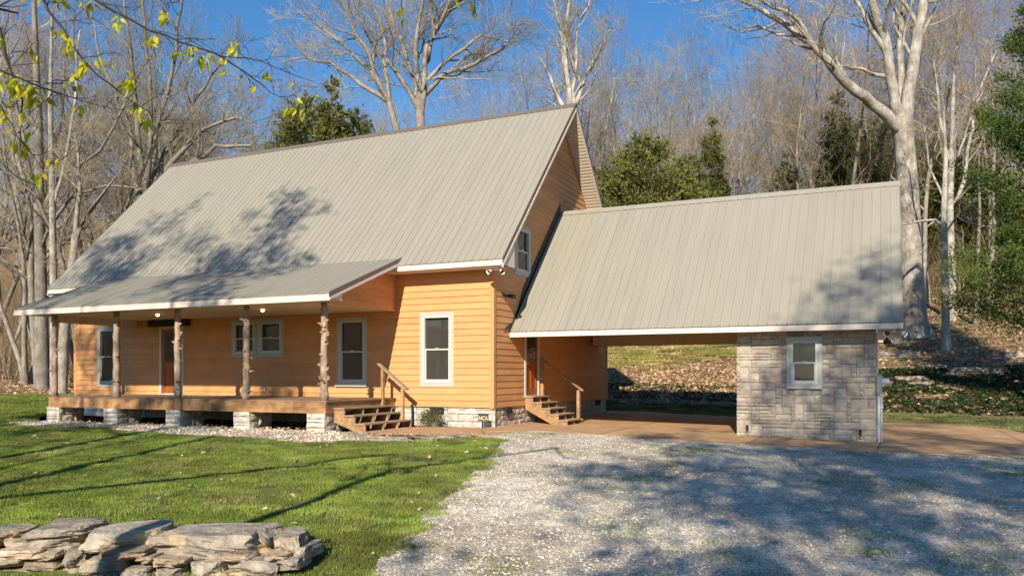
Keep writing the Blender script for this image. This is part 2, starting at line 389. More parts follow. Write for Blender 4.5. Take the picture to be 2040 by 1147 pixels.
scatter('grass', gf, lift(P, .012), rz(len(P), .05), RS.uniform(.7, 1.2, len(P)), label='green lawn grass left of the house up to the leaf edge')
BL = [(-14, 11.9), (-.7, 11.3), (2.2, 11.0), (4.6, 10.6), (9.3, 10.5), (12.4, 10.5), (13.2, 9), (14, 7), (20, 6.2), (30, 8), (30, 14), (22, 14.2), (13, 13.2), (9, 13.3), (-14, 13.4)]
P, D = rand_in(BL, 3.0)
scatter('grass', proto_col('grass_bank', [grass_patch(80+i, 1.0, 420, .055, 'bank_grass', .011) for i in range(3)]), lift(P, .012), rz(len(P), .05), RS.uniform(.8, 1.3, len(P)), label='grass strip behind the concrete slab')
gd = proto_col('grass_dry', [grass_patch(30+i, 1.0, 420, .09, 'dry_grass', .012) for i in range(3)])
P, D = rand_in([(-12, 19), (-2, 18), (1.5, 19.5), (4, 22), (8, 26), (7, 33), (-2, 36), (-14, 33)], 1.6)
scatter('dry_grass', gd, lift(P, .01), rz(len(P), .05), RS.uniform(.8, 1.3, len(P)), label='yellowing grass on the slope seen through the carport')

# stones
def blob_stone(seed, amp=.25, sub=1):
    bm = bmesh.new(); bmesh.ops.create_icosphere(bm, subdivisions=sub, radius=1); rr = random.Random(seed)
    for v in bm.verts: v.co *= 1 + rr.uniform(-amp, amp); v.co.z *= .55
    me = bpy.data.meshes.new('stone'); bm.to_mesh(me); bm.free(); return me
def withmat(me, m): me.materials.append(M[m]); return me
gs = proto_col('gravel_stones', [withmat(blob_stone(i, .3, 1 if i < 3 else 0) if i < 3 else blob_stone(i, .3, 1), 'gravel_stone') for i in range(4)])
GR = EDGE + [(30, -22), (30, -2), (20, 3.2)] + SLABF[::-1] + [(.95, -1.4), (.9, -2.9)]
P, D = rand_in(GR, 330, maxd=21); k = RS.rand(len(P)) < np.clip(1.7-D/14, .15, 1); P = P[k]
scatter('gravel', gs, lift(P, .022), rz(len(P), .5), .005+.015*RS.rand(len(P))**3.5, label='loose pale gravel of the drive')
gt = proto_col('weeds', [grass_patch(50+i, .45, 70, .022, 'grass') for i in range(3)])
P, D = rand_in(GR, 9, maxd=22)
k = np.array([noise.noise(Vector((x*.45+3, y*.45, 0)))+.5*noise.noise(Vector((x*1.6, y*1.6, 5))) > .16 for x, y in P]); P = P[k]
scatter('weeds', gt, lift(P, .02), rz(len(P)), RS.uniform(.6, 1.3, len(P)), label='thin green weeds growing through the gravel')
cs = proto_col('chip_stones', [withmat(blob_stone(30+i, .3), 'chip_stone') for i in range(4)])
CH = [(-14.6, -2.9), (-3.0, -2.9), (-2.2, -3.3), (-1.3, -3.8), (-.9, -4.2), (-1.3, -4.75)] + BED[::-1][7:]
P, D = rand_in(CH, 110)
scatter('stone_chips', cs, lift(P, .025), rz(len(P), .5), .012+.026*RS.rand(len(P))**2, label='pale stone chips in the bed before the porch')

# dead leaves
def leaf_mesh(seed, m, L=.05):
    r = random.Random(seed); c = r.uniform(.1, .5)*L
    v = [(-L, 0, 0), (-.3*L, -.5*L, c*.6), (.5*L, -.4*L, c), (L, 0, c*.2), (.4*L, .45*L, c*.9), (-.4*L, .5*L, c*.4), (0, 0, 0)]
    return mesh('leaf', v, [(0, 1, 6), (1, 2, 6), (2, 3, 6), (3, 4, 6), (4, 5, 6), (5, 0, 6)], m)
lp = proto_col('leaves', [leaf_mesh(i, 'dead_leaf') for i in range(4)])
P, D = rand_in(LAWN, 1.3, maxd=50)
scatter('fallen_leaves', lp, lift(P, .055), rz(len(P), .6), RS.uniform(.5, 1.2, len(P)), label='scattered brown leaves on the lawn')
WOODS = [(-47, -2), (-31, 6.3), (-24, 13), (-14, 13.5), (9, 13.5), (13, 13.3), (22, 14.3), (33, 14.3), (33, 60), (-47, 60)]
P, D = rand_in(WOODS, 22, maxd=75); k = RS.rand(len(P)) < np.clip(1.5-D/60, .2, 1); P = P[k]
scatter('leaf_litter', lp, lift(P, .03), rz(len(P), .6), RS.uniform(1.2, 2.6, len(P)), label='tan fallen leaves covering the wooded slope')
P, D = rand_in([(-14, 13.2), (10, 13.2), (8, 20), (1, 19.5), (-6, 19)], 60)
scatter('leaf_litter', lp, lift(P, .05), rz(len(P), .7), RS.uniform(.8, 1.9, len(P)), label='fallen leaves on the bank behind the carport')
P, D = rand_in([(-2.6, -3.3), (-1, -4.2), (.4, -4), (1.1, -2.4), (-.5, -3.1), (-2, -3.6)], 90)
scatter('fallen_leaves', lp, lift(P, .05), rz(len(P), .6), RS.uniform(.4, .9, len(P)), label='brown leaves between the path and the edging stones')
P, D = rand_in([(-14.4, -4.0), (-11, -4.3), (-5, -4.6), (-1.5, -5.1), (-1.3, -3.9), (-3.2, -2.9), (-13.5, -2.9)], 16)
scatter('fallen_leaves', lp, lift(P, .05), rz(len(P), .6), RS.uniform(.4, .9, len(P)), label='brown leaves lying on the stone chips')
P, D = rand_in([(-14, -3), (-3.2, -3), (-2.9, -2.2), (-2.4, -1), (-1.5, -.1), (-14, -.8)], 30)
scatter('fallen_leaves', lp, lift(P, .03), rz(len(P), .6), RS.uniform(.5, 1.1, len(P)), label='brown leaves gathered under the porch deck')
iv = proto_col('ivy_leaves', [leaf_mesh(60+i, 'ivy', .06) for i in range(3)])
def clumpy(P, sc, th): return np.array([noise.noise(Vector((x*sc, y*sc, 2))) > th for x, y in P])
P, D = rand_in([(9, 13.3), (13, 13.2), (22, 14.2), (30, 14.5), (28, 22), (19, 21), (12, 19.5), (9, 19)], 150); k = clumpy(P, .9, -.3); P = P[k]
scatter('ground_ivy', iv, lift(P, .07), rz(len(P), .7), RS.uniform(.8, 1.8, len(P)), label='dark green ground ivy on the bank right of the stone room')
P, D = rand_in([(-12, 13.3), (8, 13.3), (8, 15.8), (-12, 15.8)], 120); k = clumpy(P, 1.3, -.2); P = P[k]
scatter('ground_ivy', iv, lift(P, .06), rz(len(P), .7), RS.uniform(.7, 1.4, len(P)), label='dark ground cover on the bank seen through the carport')

# ------------------------------------------------------------------ HOUSE
HZ = .55                                  # top of the foundation
SL = 1.035                                # main roof slope
RIDGE = 4.85
def roofz(y): return 4.43 + SL*((y if y < RIDGE else 2*RIDGE-y) + .6)
house = thing('house', 'tan lap-sided house with steep ribbed metal roof and gable end', 'house', (-8, 4, 0))
WIN = {  # trim outer x0,x1,z0,z1
 'a': (-5.12, -4.04, 1.10, 3.11), 'b': (-2.27, -1.195, 1.107, 3.164), 'c': (-9.19, -8.155, 1.98, 3.15), 'd': (-8.135, -7.10, 1.98, 3.15), 'e': (-15.32, -14.24, 1.03, 3.09)}
DOOR1 = (-12.34, -11.24, .80, 3.05)
TR = .11
holes = [(a+TR, b-TR, c+TR, d-TR) for a, b, c, d in WIN.values()] + [(DOOR1[0]+.08, DOOR1[1]-.08, .6, DOOR1[3]-.08)]
DOOR2 = (2.02, 3.12, .80, 3.02)
GW = (1.32, 2.44, 4.28, 5.72)
holes2 = [(DOOR2[0]+.08, DOOR2[1]-.08, .6, DOOR2[3]-.08), (GW[0]+TR, GW[1]-TR, GW[2]+TR, GW[3]-TR)]
def backing(b, fn, u0, u1, z0, z1, hs, th=.06):
    us = sorted({u0, u1, *[q for hh in hs for q in hh[:2]]}); zs = sorted({z0, z1, *[q for hh in hs for q in hh[2:]]})
    for i in range(len(us)-1):
        for j in range(len(zs)-1):
            cu = (us[i]+us[i+1])/2; cz = (zs[j]+zs[j+1])/2
            if any(a < cu < b_ and c < cz < d for a, b_, c, d in hs): continue
            if zs[j+1] > z1+1e-6 or zs[j] < z0-1e-6: continue
            fn(b, us[i], us[i+1], zs[j], zs[j+1])
wall_f = MB(); backing(wall_f, lambda b, a, c, z0, z1: b.box(a, c, 0, .08, z0, z1), -16.5, -.002, HZ, 4.25, holes)
wall_front = wall_f.build('wall', 'siding', house)
# side wall: pieces under the roof line
wall_s = MB()
backing(wall_s, lambda b, a, c, z0, z1: b.box(-.08, 0, a, c, z0, z1), .002, 9.7, HZ, 4.1, [q for q in holes2 if q[3] < 4.2])
def gable_u(z):  # inner limits of the gable at height z
    y = (z - 4.16)/SL - .6
    return max(0.0, y), min(9.7, 2*RIDGE - y)
gw_h = holes2[1]
zsx = sorted({4.1, gw_h[2], gw_h[3], 4.78, 7.0, 9.75})
for z0, z1 in zip(zsx, zsx[1:]):
    a0, b0 = gable_u(z0); a1, b1 = gable_u(z1)
    if gw_h[2] <= z0 < gw_h[3]:
        wall_s.prism('x', [(a0, z0), (gw_h[0], z0), (gw_h[0], z1), (min(a1, gw_h[0]), z1)], -.08, 0)
        wall_s.prism('x', [(gw_h[1], z0), (b0, z0), (b1, z1), (gw_h[1], z1)], -.08, 0)
    else: wall_s.prism('x', [(a0, z0), (b0, z0), (b1, z1), (a1, z1)], -.08, 0)
wall_side = wall_s.build('wall', 'siding', house)
MB().box(-16.5, -16.42, .082, 9.7, HZ, 4.25).prism('x', [(0, 4.25), (9.7, 4.25), (RIDGE, 9.4)], -16.5, -16.42).build('wall', 'siding', house)
part('wall', 'siding', house, -16.42, -.08, 9.62, 9.7, HZ, 4.25)
EXP = .178
def board(wall, kind, z0, z1, ub, ut, off=0):
    """one lap board: bottom span ub at z0, top span ut at z1, thick at the bottom edge"""
    p = []
    zt = z1
    for (u, z, d0, d1) in ((ub[0], z0, 0, .018 if kind == 's' else .027), (ub[1], z0, 0, .018 if kind == 's' else .027), (ut[1], zt, 0, .003), (ut[0], zt, 0, .003)): p.append((u, z, d0, d1))
    if kind == 'f': v = [(u, -d0, z) for u, z, d0, d1 in p] + [(u, -d1, z) for u, z, d0, d1 in p]
    elif kind == 's': v = [(d0, u, z) for u, z, d0, d1 in p] + [(d1, u, z) for u, z, d0, d1 in p]
    elif kind == 'p': v = [(-3.1+d0, u, z) for u, z, d0, d1 in p] + [(-3.1+d1, u, z) for u, z, d0, d1 in p]
    b = MB().hexa(v); return b.build('siding_board', 'siding', wall)
BR = random.Random(88)
def boards(wall, kind, z0, z1, ub, ut):
    a, b = max(ub[0], ut[0]), min(ub[1], ut[1])
    if b-a < 3.9: board(wall, kind, z0, z1, ub, ut); return
    c = a+BR.uniform(1.2, 3.6); l0, l1 = ub[0], ut[0]
    while c < b-.5:
        board(wall, kind, z0, z1, (l0, c-.002), (l1, c-.002)); l0 = l1 = c+.002; c += 3.66
    board(wall, kind, z0, z1, (l0, ub[1]), (l1, ut[1]))
def course(wall, kind, z0, z1, fb, ft, hs):
    cuts = [q for q in hs if q[2] < z1-.004 and q[3] > z0+.004]
    u0, u1 = fb; t0, t1 = ft
    if not cuts: boards(wall, kind, z0, z1, (u0, u1), (t0, t1)); return
    cuts.sort(); a, at_ = u0, t0
    for c in cuts:
        if c[0] > a+.02 and c[0] > at_+.02: boards(wall, kind, z0, z1, (a, c[0]), (at_, c[0]))
        if c[3] < z1-.01: board(wall, kind, c[3], z1, (c[0], c[1]), (c[0], c[1]))
        if c[2] > z0+.01: board(wall, kind, z0, c[2], (c[0], c[1]), (c[0], c[1]))
        a = at_ = c[1]
    if u1 > a+.02: boards(wall, kind, z0, z1, (a, u1), (at_, t1))
z = HZ
while z < 4.2:
    z1 = min(z+EXP, 4.24); course(wall_front, 'f', z, z1, (-16.39, -.1), (-16.39, -.1), holes); z += EXP
z = HZ
while z < 9.5:
    z1 = z+EXP; b0 = gable_u(z); b1 = gable_u(z1)
    f = lambda q: (max(q[0], .1), min(q[1], 9.6))
    b0, b1 = f(b0), f(b1)
    if b1[1]-b1[0] < .05: break
    course(wall_side, 's', z, z1, b0, b1, holes2); z += EXP
cb = MB().prism('z', [(-.1, -.028), (.028, -.028), (.028, .1), (0, .1), (0, 0), (-.1, 0)], HZ-.02, 4.22).build('corner_board', 'siding', house)
part('corner_board', 'siding', house, -16.52, -16.39, -.028, 0, HZ-.02, 4.24)
part('corner_board', 'siding', house, 0, .028, 9.6, 9.72, HZ-.02, 4.2)
# dark interior so that the panes look into a room
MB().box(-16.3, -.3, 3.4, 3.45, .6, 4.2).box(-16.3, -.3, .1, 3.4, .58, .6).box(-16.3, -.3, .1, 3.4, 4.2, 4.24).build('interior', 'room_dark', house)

def window(parent, kind, u0, u1, z0, z1, base=0.0, tr=TR, screen=True, meet=.5, sill=False):
    """trim, frame, sashes with meeting rail and two panes, set in the wall"""
    def bx(b, a0, a1, d0, d1, c0, c1):
        if kind == 'f': b.box(a0, a1, base-d1, base-d0, c0, c1)
        else: b.box(base+d0, base+d1, a0, a1, c0, c1)
        return b
    e = MB(); bx(e, u0, u1, 0, .035, z1-tr, z1); bx(e, u0, u1, 0, .035, z0, z0+tr); bx(e, u0, u0+tr, 0, .034, z0+tr, z1-tr); bx(e, u1-tr, u1, 0, .034, z0+tr, z1-tr)
    win = e.build('window', 'trim_paint', parent)
    a0, a1, c0, c1 = u0+tr, u1-tr, z0+tr, z1-tr; t = .045
    fr = MB(); bx(fr, a0, a1, -.07, .045, c1-t, c1); bx(fr, a0, a1, -.07, .045, c0, c0+t); bx(fr, a0, a0+t, -.07, .044, c0+t, c1-t); bx(fr, a1-t, a1, -.07, .044, c0+t, c1-t)
    fr.build('frame', 'vinyl_white', win)
    a0 += t; a1 -= t; c0 += t; c1 -= t; zm = c0+(c1-c0)*meet; s = .028
    sh = MB(); bx(sh, a0, a1, -.03, .005, zm-.02, zm+.018); bx(sh, (a0+a1)/2-.05, (a0+a1)/2+.05, 0, .03, zm+.018, zm+.04)
    bx(sh, a0, a0+s, -.03, .004, c0, zm-.02); bx(sh, a1-s, a1, -.03, .004, c0, zm-.02); bx(sh, a0+s, a1-s, -.03, .004, c0, c0+.045)
    sh.build('sash', 'vinyl_white', win)
    g1 = MB(); bx(g1, a0, a1, -.045, -.04, zm+.018, c1); g1.build('pane', 'glass', win)
    g2 = MB(); bx(g2, a0+s, a1-s, -.02, -.015, c0+.045, zm-.02); g2.build('pane', 'glass', win)
    if sill:
        b = MB(); bx(b, u0-.03, u1-.0, .0, .085, z0-.005, z0+.085); b.build('sill', 'vinyl_white', win)
    return win
wa = window(house, 'f', *WIN['a'], sill=True)
wb = window(house, 'f', *WIN['b'])
wc = window(house, 'f', *WIN['c']); wd = window(house, 'f', *WIN['d']); we = window(house, 'f', *WIN['e'])
wg = window(house, 's', *GW)
part('blind', 'blind', wb, -2.1, -1.37, .13, .16, 2.70, 2.92)
MB().box(-1.95, -1.33, .30, .34, 1.2, 1.98).build('green_panel', 'panel_green', wb)
MB().hexa([(-1.92, .28, 1.96), (-1.86, .28, 1.98), (-1.36, .28, 1.34), (-1.40, .28, 1.28), (-1.92, .26, 1.96), (-1.86, .26, 1.98), (-1.36, .26, 1.34), (-1.40, .26, 1.28)]).build('brace', 'room_dark', wb)
MB().box(-7.97, -7.25, .08, .3, 2.06, 2.12).build('inner_sill', 'vinyl_white', wd)
cdl = MB().tube([(-7.78, .14, 2.12), (-7.78, .14, 2.14), (-7.78, .14, 2.28), (-7.78, .14, 2.38)], [.05, .06, .05, .06], 12).build('candle', 'candle', None, True)
tag(cdl, 'pale candle jar standing behind the pane of the small porch window', 'candle')
# doors
def door(parent, kind, u0, u1, z0, z1, base=0.0):
    def bx(b, a0, a1, d0, d1, c0, c1):
        if kind == 'f': b.box(a0, a1, base-d1, base-d0, c0, c1)
        else: b.box(base+d0, base+d1, a0, a1, c0, c1)
        return b
    e = MB(); bx(e, u0, u0+.1, -.08, .035, z0-.02, z1); bx(e, u1-.1, u1, -.08, .035, z0-.02, z1); bx(e, u0+.1, u1-.1, -.08, .034, z1-.1, z1); bx(e, u0+.1, u1-.1, -.08, .06, z0-.03, z0+.03)
    fr = e.build('door_frame', 'vinyl_white', parent)
    a0, a1, c0, c1 = u0+.1, u1-.1, z0+.03, z1-.1
    d = MB(); bx(d, a0, a1, -.06, -.02, c0, c1)
    dd = d.build('door', 'door_wood', parent)
    s = .12; mid = (a0+a1)/2; zl = c0+.95
    r = MB()
    bx(r, a0, a0+s, -.02, 0, c0, c1); bx(r, a1-s, a1, -.02, 0, c0, c1); bx(r, a0+s, a1-s, -.02, -.001, c0, c0+.2); bx(r, a0+s, a1-s, -.02, -.001, c1-s, c1); bx(r, a0+s, a1-s, -.02, -.001, zl-.08, zl+.08)
    bx(r, mid-.05, mid+.05, -.02, -.002, c0+.2, zl-.08)
    r.build('door_rail', 'door_wood', dd)
    g1 = MB(); bx(g1, a0+s, a1-s, -.019, -.01, zl+.08, c1-s); g1.build('pane', 'glass', dd)
    k = MB(); bx(k, a0+.04, a0+.08, 0, .06, zl-.02, zl+.02); k.build('handle', 'grey_metal', dd)
door(house, 'f', *DOOR1)
door(house, 's', *DOOR2)
part('timber_lintel', 'dark_timber', house, -12.68, -10.95, -.2, -.025, 3.03, 3.24)
part('outlet_box', 'white_plastic', house, -7.91, -7.79, -.06, -.02, .93, 1.02)

# ---- roofs: ribbed panels as single pieces
def panel_mesh(name, width, length, slope_vec, axis_x=True, big=.024):
    """one ribbed panel: width along X, running up the slope; rib at its left edge"""
    prof = [(0, 0), (.006, big), (.030, big), (.040, 0), (.095, 0), (.100, .005), (.112, .005), (.117, 0), (.160, 0), (.165, .005), (.177, .005), (.182, 0), (width, 0)]
    up = Vector(slope_vec).normalized(); nrm = Vector((1, 0, 0)).cross(up).normalized()
    if nrm.z < 0: nrm = -nrm
    v = []; n = len(prof)
    for s in (0, length):
        for x, q in prof: v.append(tuple(Vector((x, 0, 0)) + up*s + nrm*q))
    for s in (0, length):
        v.append(tuple(Vector((0, 0, 0)) + up*s - nrm*.02)); v.append(tuple(Vector((width, 0, 0)) + up*s - nrm*.02))
    f = [(i, i+1, n+i+1, n+i) for i in range(n-1)]
    b = 2*n
    f += [tuple([b] + [b+1] + list(range(n-1, -1, -1))), tuple([b+2] + list(range(n, 2*n)) + [b+3]), (b, b+2, b+3, b+1)]
    return mesh(name, v, f, 'roof_metal')
PW = .229
def roof(parent, x0, x1, y0, z0, sy, sz, length, name='roof'):
    n = int(round((x1-x0)/PW)); wd_ = (x1-x0)/n
    pm = panel_mesh('roof_panel', wd_, length, (0, sy, sz))
    up = Vector((0, sy, sz)).normalized(); nm = Vector((0, -up.z, up.y))
    if nm.z < 0: nm = -nm
    a = Vector((0, y0, z0)) - nm*.03; e = a+up*(length-.01); a = a+up*.03
    a2, e2 = a-nm*.09, e-nm*.09
    r = MB().hexa([(x0+.02, *a2[1:]), (x1-.02, *a2[1:]), (x1-.02, *e2[1:]), (x0+.02, *e2[1:]), (x0+.02, *a[1:]), (x1-.02, *a[1:]), (x1-.02, *e[1:]), (x0+.02, *e[1:])]).build(name, 'soffit', parent)
    for i in range(n): link('roof_panel', pm, r, (x0+i*wd_, y0, z0))
    return r
L1 = math.hypot(RIDGE+.6, SL*(RIDGE+.6))
RZ = roofz(RIDGE)
X0, X1 = -17.1, .55
r1 = roof(house, X0, X1, -.6, 4.43, 1, SL, L1)
r2 = roof(house, X0, X1, 2*RIDGE+.6, 4.43, -1, SL, L1)
def cap(parent, x0, x1, y, z, s):
    b = MB()
    pts = [(-.13, -.13*s+.03), (-.13, -.13*s+.04), (0, .05), (.13, -.13*s+.04), (.13, -.13*s+.03), (0, .035)]
    b.prism('x', [(y+p, z+q) for p, q in pts], x0-.02, x1+.03)
    return b.build('ridge_cap', 'roof_trim' if parent.name == 'house' else 'roof_metal', parent)
cap(house, X0, X1, RIDGE, RZ, SL)
# rake trim + barge board, front and rear, both ends
def rake(parent, x, sgn, y0, z0, y1, z1, s, mirror=None, dark=.13, w_=.10, overlap=.05):
    dz = z1-z0
    for (a, b, m, top, bot, th) in (('rake_trim', 0, 'roof_trim', .035, -.13, .018), ('barge_board', 0, 'fascia', -.13, -.22, .03)):
        v = []
        for zz in (bot, top):
            pass
        xx0, xx1 = (x, x+sgn*th)
        pts = [(y0, z0+bot), (y1, z1+bot), (y1, z1+top), (y0, z0+top)]
        MB().prism('x', pts, min(xx0, xx1), max(xx0, xx1)).build(a, m, parent)
for x, sg in ((X1, 1), (X0, -1)):
    rake(house, x, sg, -.6, 4.43, RIDGE, RZ, SL)
    rake(house, x, sg, 2*RIDGE+.6, 4.43, RIDGE, RZ, SL)
# rake soffit under the gable overhangs (boards across the slope)
def rake_soffit(parent, x0, x1, y0, z0, y1, z1, n, off=.235):
    base = MB().hexa([(x0, y0, z0-off+.02), (x1, y0, z0-off+.02), (x1, y1, z1-off+.02), (x0, y1, z1-off+.02), (x0, y0, z0-off+.04), (x1, y0, z0-off+.04), (x1, y1, z1-off+.04), (x0, y1, z1-off+.04)]).build('rake_soffit', 'soffit', parent)
    for i in range(n):
        t0 = i/n; t1 = (i+.90)/n
        q = lambda t: (y0+(y1-y0)*t, z0+(z1-z0)*t)
        (a, c), (b, d) = q(t0), q(t1)
        MB().hexa([(x0, a, c-off), (x1, a, c-off), (x1, b, d-off-.012), (x0, b, d-off-.012), (x0, a, c-off+.018), (x1, a, c-off+.018), (x1, b, d-off+.018), (x0, b, d-off+.018)]).build('soffit_board', 'soffit', base)
rake_soffit(house, .03, X1, -.2, roofz(-.2), RIDGE-.1, roofz(RIDGE-.1), 52)
rake_soffit(house, .03, X1, 2*RIDGE+.2, roofz(-.2), RIDGE+.1, roofz(RIDGE-.1), 60)
# eave fascia and soffit
part('fascia', 'fascia', house, X0, X1, -.605, -.575, 4.27, 4.405)
part('soffit', 'fascia', house, X0+.01, X1-.02, -.575, 0, 4.255, 4.27)
part('fascia', 'fascia', house, X0, X1, 2*RIDGE+.575, 2*RIDGE+.605, 4.27, 4.405)
part('soffit', 'fascia', house, X0+.01, X1-.02, 9.7, 2*RIDGE+.575, 4.255, 4.27)
for x, s in ((X1-.022, 1), (X0, -1)):
    MB().prism('x', [(-.575, 4.27), (.17, 4.27), (.17, 4.95), (-.575, 4.2+.03)], x, x+.02).build('eave_return', 'fascia', house)
    MB().box(min(x, x-s*.5), max(x, x-s*.5), .17, .19, 4.27, 4.9).build('eave_return', 'fascia', house)

# ---- masonry
def rough_block(seed):
    """unit block 0..1 in x and z, face towards -y, pillowed and chipped"""
    rr = random.Random(seed); n = 3; v = []; f = []
    for j in range(n+1):
        for i in range(n+1):
            edge = i in (0, n) or j in (0, n)
            x = i/n + (0 if i in (0, n) else rr.uniform(-.08, .08)); zz = j/n + (0 if j in (0, n) else rr.uniform(-.08, .08))
            y = -(.55 if edge else .85+rr.uniform(0, .35))
            if edge: x += rr.uniform(-.015, .03) if i == 0 else (rr.uniform(-.03, .015) if i == n else 0); zz += rr.uniform(0, .03) if j == 0 else (rr.uniform(-.03, 0) if j == n else 0)
            v.append((x, y, zz))
    for j in range(n):
        for i in range(n): a = j*(n+1)+i; f.append((a, a+1, a+n+2, a+n+1))
    k = len(v); v += [(0, 1, 0), (1, 1, 0), (1, 1, 1), (0, 1, 1)]
    bot = list(range(n+1)); top = [n*(n+1)+i for i in range(n+1)]; lef = [j*(n+1) for j in range(n+1)]; rig = [j*(n+1)+n for j in range(n+1)]
    f += [tuple([k] + [k+1] + bot[::-1]), tuple(top + [k+2, k+3]), tuple(lef + [k+3, k]), tuple(rig[::-1] + [k+1, k+2])]
    return v, f
RB = [rough_block(i) for i in range(8)]
RBM = {}
def stone_mesh(i, m):
    if (i, m) not in RBM: RBM[(i, m)] = mesh('stone', *RB[i], m)
    return RBM[(i, m)]
def tiling(wd_, ht, cell, seed, maxw=4, maxh=2):
    rr = random.Random(seed); nx_ = max(1, round(wd_/cell)); nz = max(1, round(ht/cell)); used = [[0]*nx_ for _ in range(nz)]; out = []
    ux = [i*wd_/nx_+(rr.uniform(-.3, .3)*cell if 0 < i < nx_ else 0) for i in range(nx_+1)]; uz = [j*ht/nz+(rr.uniform(-.28, .28)*cell if 0 < j < nz else 0) for j in range(nz+1)]
    for j in range(nz):
        for i in range(nx_):
            if used[j][i]: continue
            hh = rr.choice([1]*4 + [2]*3 + [3]) if maxh > 2 else rr.choice([1, 2, 2][:maxh+1]); hh = min(hh, nz-j, maxh)
            ww = rr.choice([1, 2, 3, 3, maxw, maxw+1]) if hh < 3 else rr.randint(2, maxw)
            k = 0
            while k < ww and i+k < nx_ and not used[j][i+k]: k += 1
            if i+k < nx_ and not used[j][i+k] and (i+k+1 >= nx_ or used[j][i+k+1]): k += 1
            ww = k
            for a in range(j, j+hh):
                for b in range(i, i+ww): used[a][b] = 1
            out.append((ux[i], uz[j], ux[i+ww]-ux[i], uz[j+hh]-uz[j]))
    return out
def stones(parent, origin, ang, wd_, ht, cell, seed, m, depth=.036, gap=.012, hole=None, joined=None, maxw=4, maxh=2):
    """face stones as single objects; ang turns the -y facing wall about z"""
    rr = random.Random(seed); ca, sa = math.cos(ang), math.sin(ang)
    for (u, z_, a, b) in tiling(wd_, ht, cell, seed, maxw, maxh):
        if hole:
            hx0, hx1, hz0, hz1 = hole[0]-origin[0], hole[1]-origin[0], hole[2]-origin[2], hole[3]-origin[2]
            if u < hx1 and u+a > hx0 and z_ < hz1 and z_+b > hz0:
                if hx0-u > .05: a = hx0-u
                elif u+a-hx1 > .05: a = u+a-hx1; u = hx1
                elif hz0-z_ > .04: b = hz0-z_
                elif z_+b-hz1 > .04: b = z_+b-hz1; z_ = hz1
                else: continue
        i = rr.randrange(8); d = depth*rr.uniform(.6, 1.25)
        loc = (origin[0]+ca*(u+gap/2), origin[1]+sa*(u+gap/2), origin[2]+z_+gap/2)
        if joined is None: link('stone', stone_mesh(i, m), parent, loc, (a-gap, d, b-gap), (0, 0, ang))
        else:
            k = len(joined.v)
            for x, y, zz in RB[i][0]:
                X, Y = x*(a-gap), y*d
                joined.v.append((loc[0]+ca*X-sa*Y, loc[1]+sa*X+ca*Y, loc[2]+zz*(b-gap)))
            joined.f += [tuple(k+q for q in ff) for ff in RB[i][1]]
# foundation
fd = MB().box(-16.45, -.06, .06, .3, -.3, HZ).box(-.3, -.05, .301, 9.65, -.3, HZ).box(-16.45, -16.2, .301, 9.65, -.3, HZ).box(-16.19, -.31, 9.4, 9.64, -.3, HZ).build('foundation', 'mortar', house)
stones(fd, (-16.45, .05, -.02), 0, 3.4, .57, .095, 3, 'pale_stone', maxw=5)
stones(fd, (-3.3, .05, -.02), 0, 3.33, .57, .095, 4, 'pale_stone', maxw=5)
stones(fd, (-.045, 0, -.05), R(90), 9.7, .6, .1, 5, 'stone', maxw=4)
mid = MB(); stones(None, (-13.0, .05, -.02), 0, 9.7, .57, .14, 6, 'stone', joined=mid)
q = mid.build('stone_facing', 'stone', fd); q['kind'] = 'stuff'
def vent(parent, kind, u0, u1, z0, z1):
    b = MB(); c = MB()
    if kind == 'f':
        b.box(u0, u1, -.05, .0, z0, z1)
        for i in range(9): c.box(u0+(i+.3)*(u1-u0)/9, u0+(i+.6)*(u1-u0)/9, -.065, -.05, z0+.01, z1-.01)
    else:
        b.box(.0, .05, u0, u1, z0, z1)
        for i in range(9): c.box(.05, .065, u0+(i+.3)*(u1-u0)/9, u0+(i+.6)*(u1-u0)/9, z0+.01, z1-.01)
    o = b.build('vent', 'vent_dark', parent); s = c.build('louvre', 'black_plastic', o)
vent(house, 'f', -1.95, -1.52, .37, .53); vent(house, 's', .72, 1.1, .36, .53); vent(house, 's', 8.4, 8.8, .36, .53)

# ------------------------------------------------------------------ PORCH
porch = thing('porch', 'covered front porch with log posts, plank deck and stone piers', 'porch', (-8.2, -1.6, 0))
PX0, PX1 = -14.36, -2.65
L2 = math.hypot(3.6-.383, .39*(3.6-.383))
roof(porch, PX0, PX1, -3.6, 3.40, 1, .39, L2+.02)
for x, sg in ((PX1, 1), (PX0, -1)):
    dz = .39*(3.6-.383)
    MB().prism('x', [(-3.6, 3.40-.10), (-.383, 3.40+dz-.10), (-.383, 3.40+dz+.035), (-3.6, 3.435)], min(x, x+sg*.018), max(x, x+sg*.018)).build('rake_trim', 'roof_trim', porch)
    MB().prism('x', [(-3.6, 3.40-.165), (-.42, 3.40+dz-.18), (-.42, 3.40+dz-.105), (-3.6, 3.295)], min(x, x+sg*.03), max(x, x+sg*.03)).build('barge_board', 'fascia', porch)
part('fascia', 'fascia', porch, PX0, PX1, -3.605, -3.575, 3.225, 3.375)
for i, (a, b) in enumerate(((-3.57, -3.0), (-3.0, -2.0), (-2.0, -1.0), (-1.0, -.03))):
    part('ceiling_board', 'soffit', porch, -14.3, PX1-.02 if i == 0 else -3.11, a+.004, b-.004, 3.25, 3.265)
MB().prism('x', [(-3.57, 3.262), (-3.08, 3.262), (-3.08, 3.42), (-3.57, 3.25)], PX1-.02, PX1).build('eave_return', 'fascia', porch)
part('eave_return', 'fascia', porch, -3.1, PX1-.02, -3.1, -3.08, 3.266, 3.44)
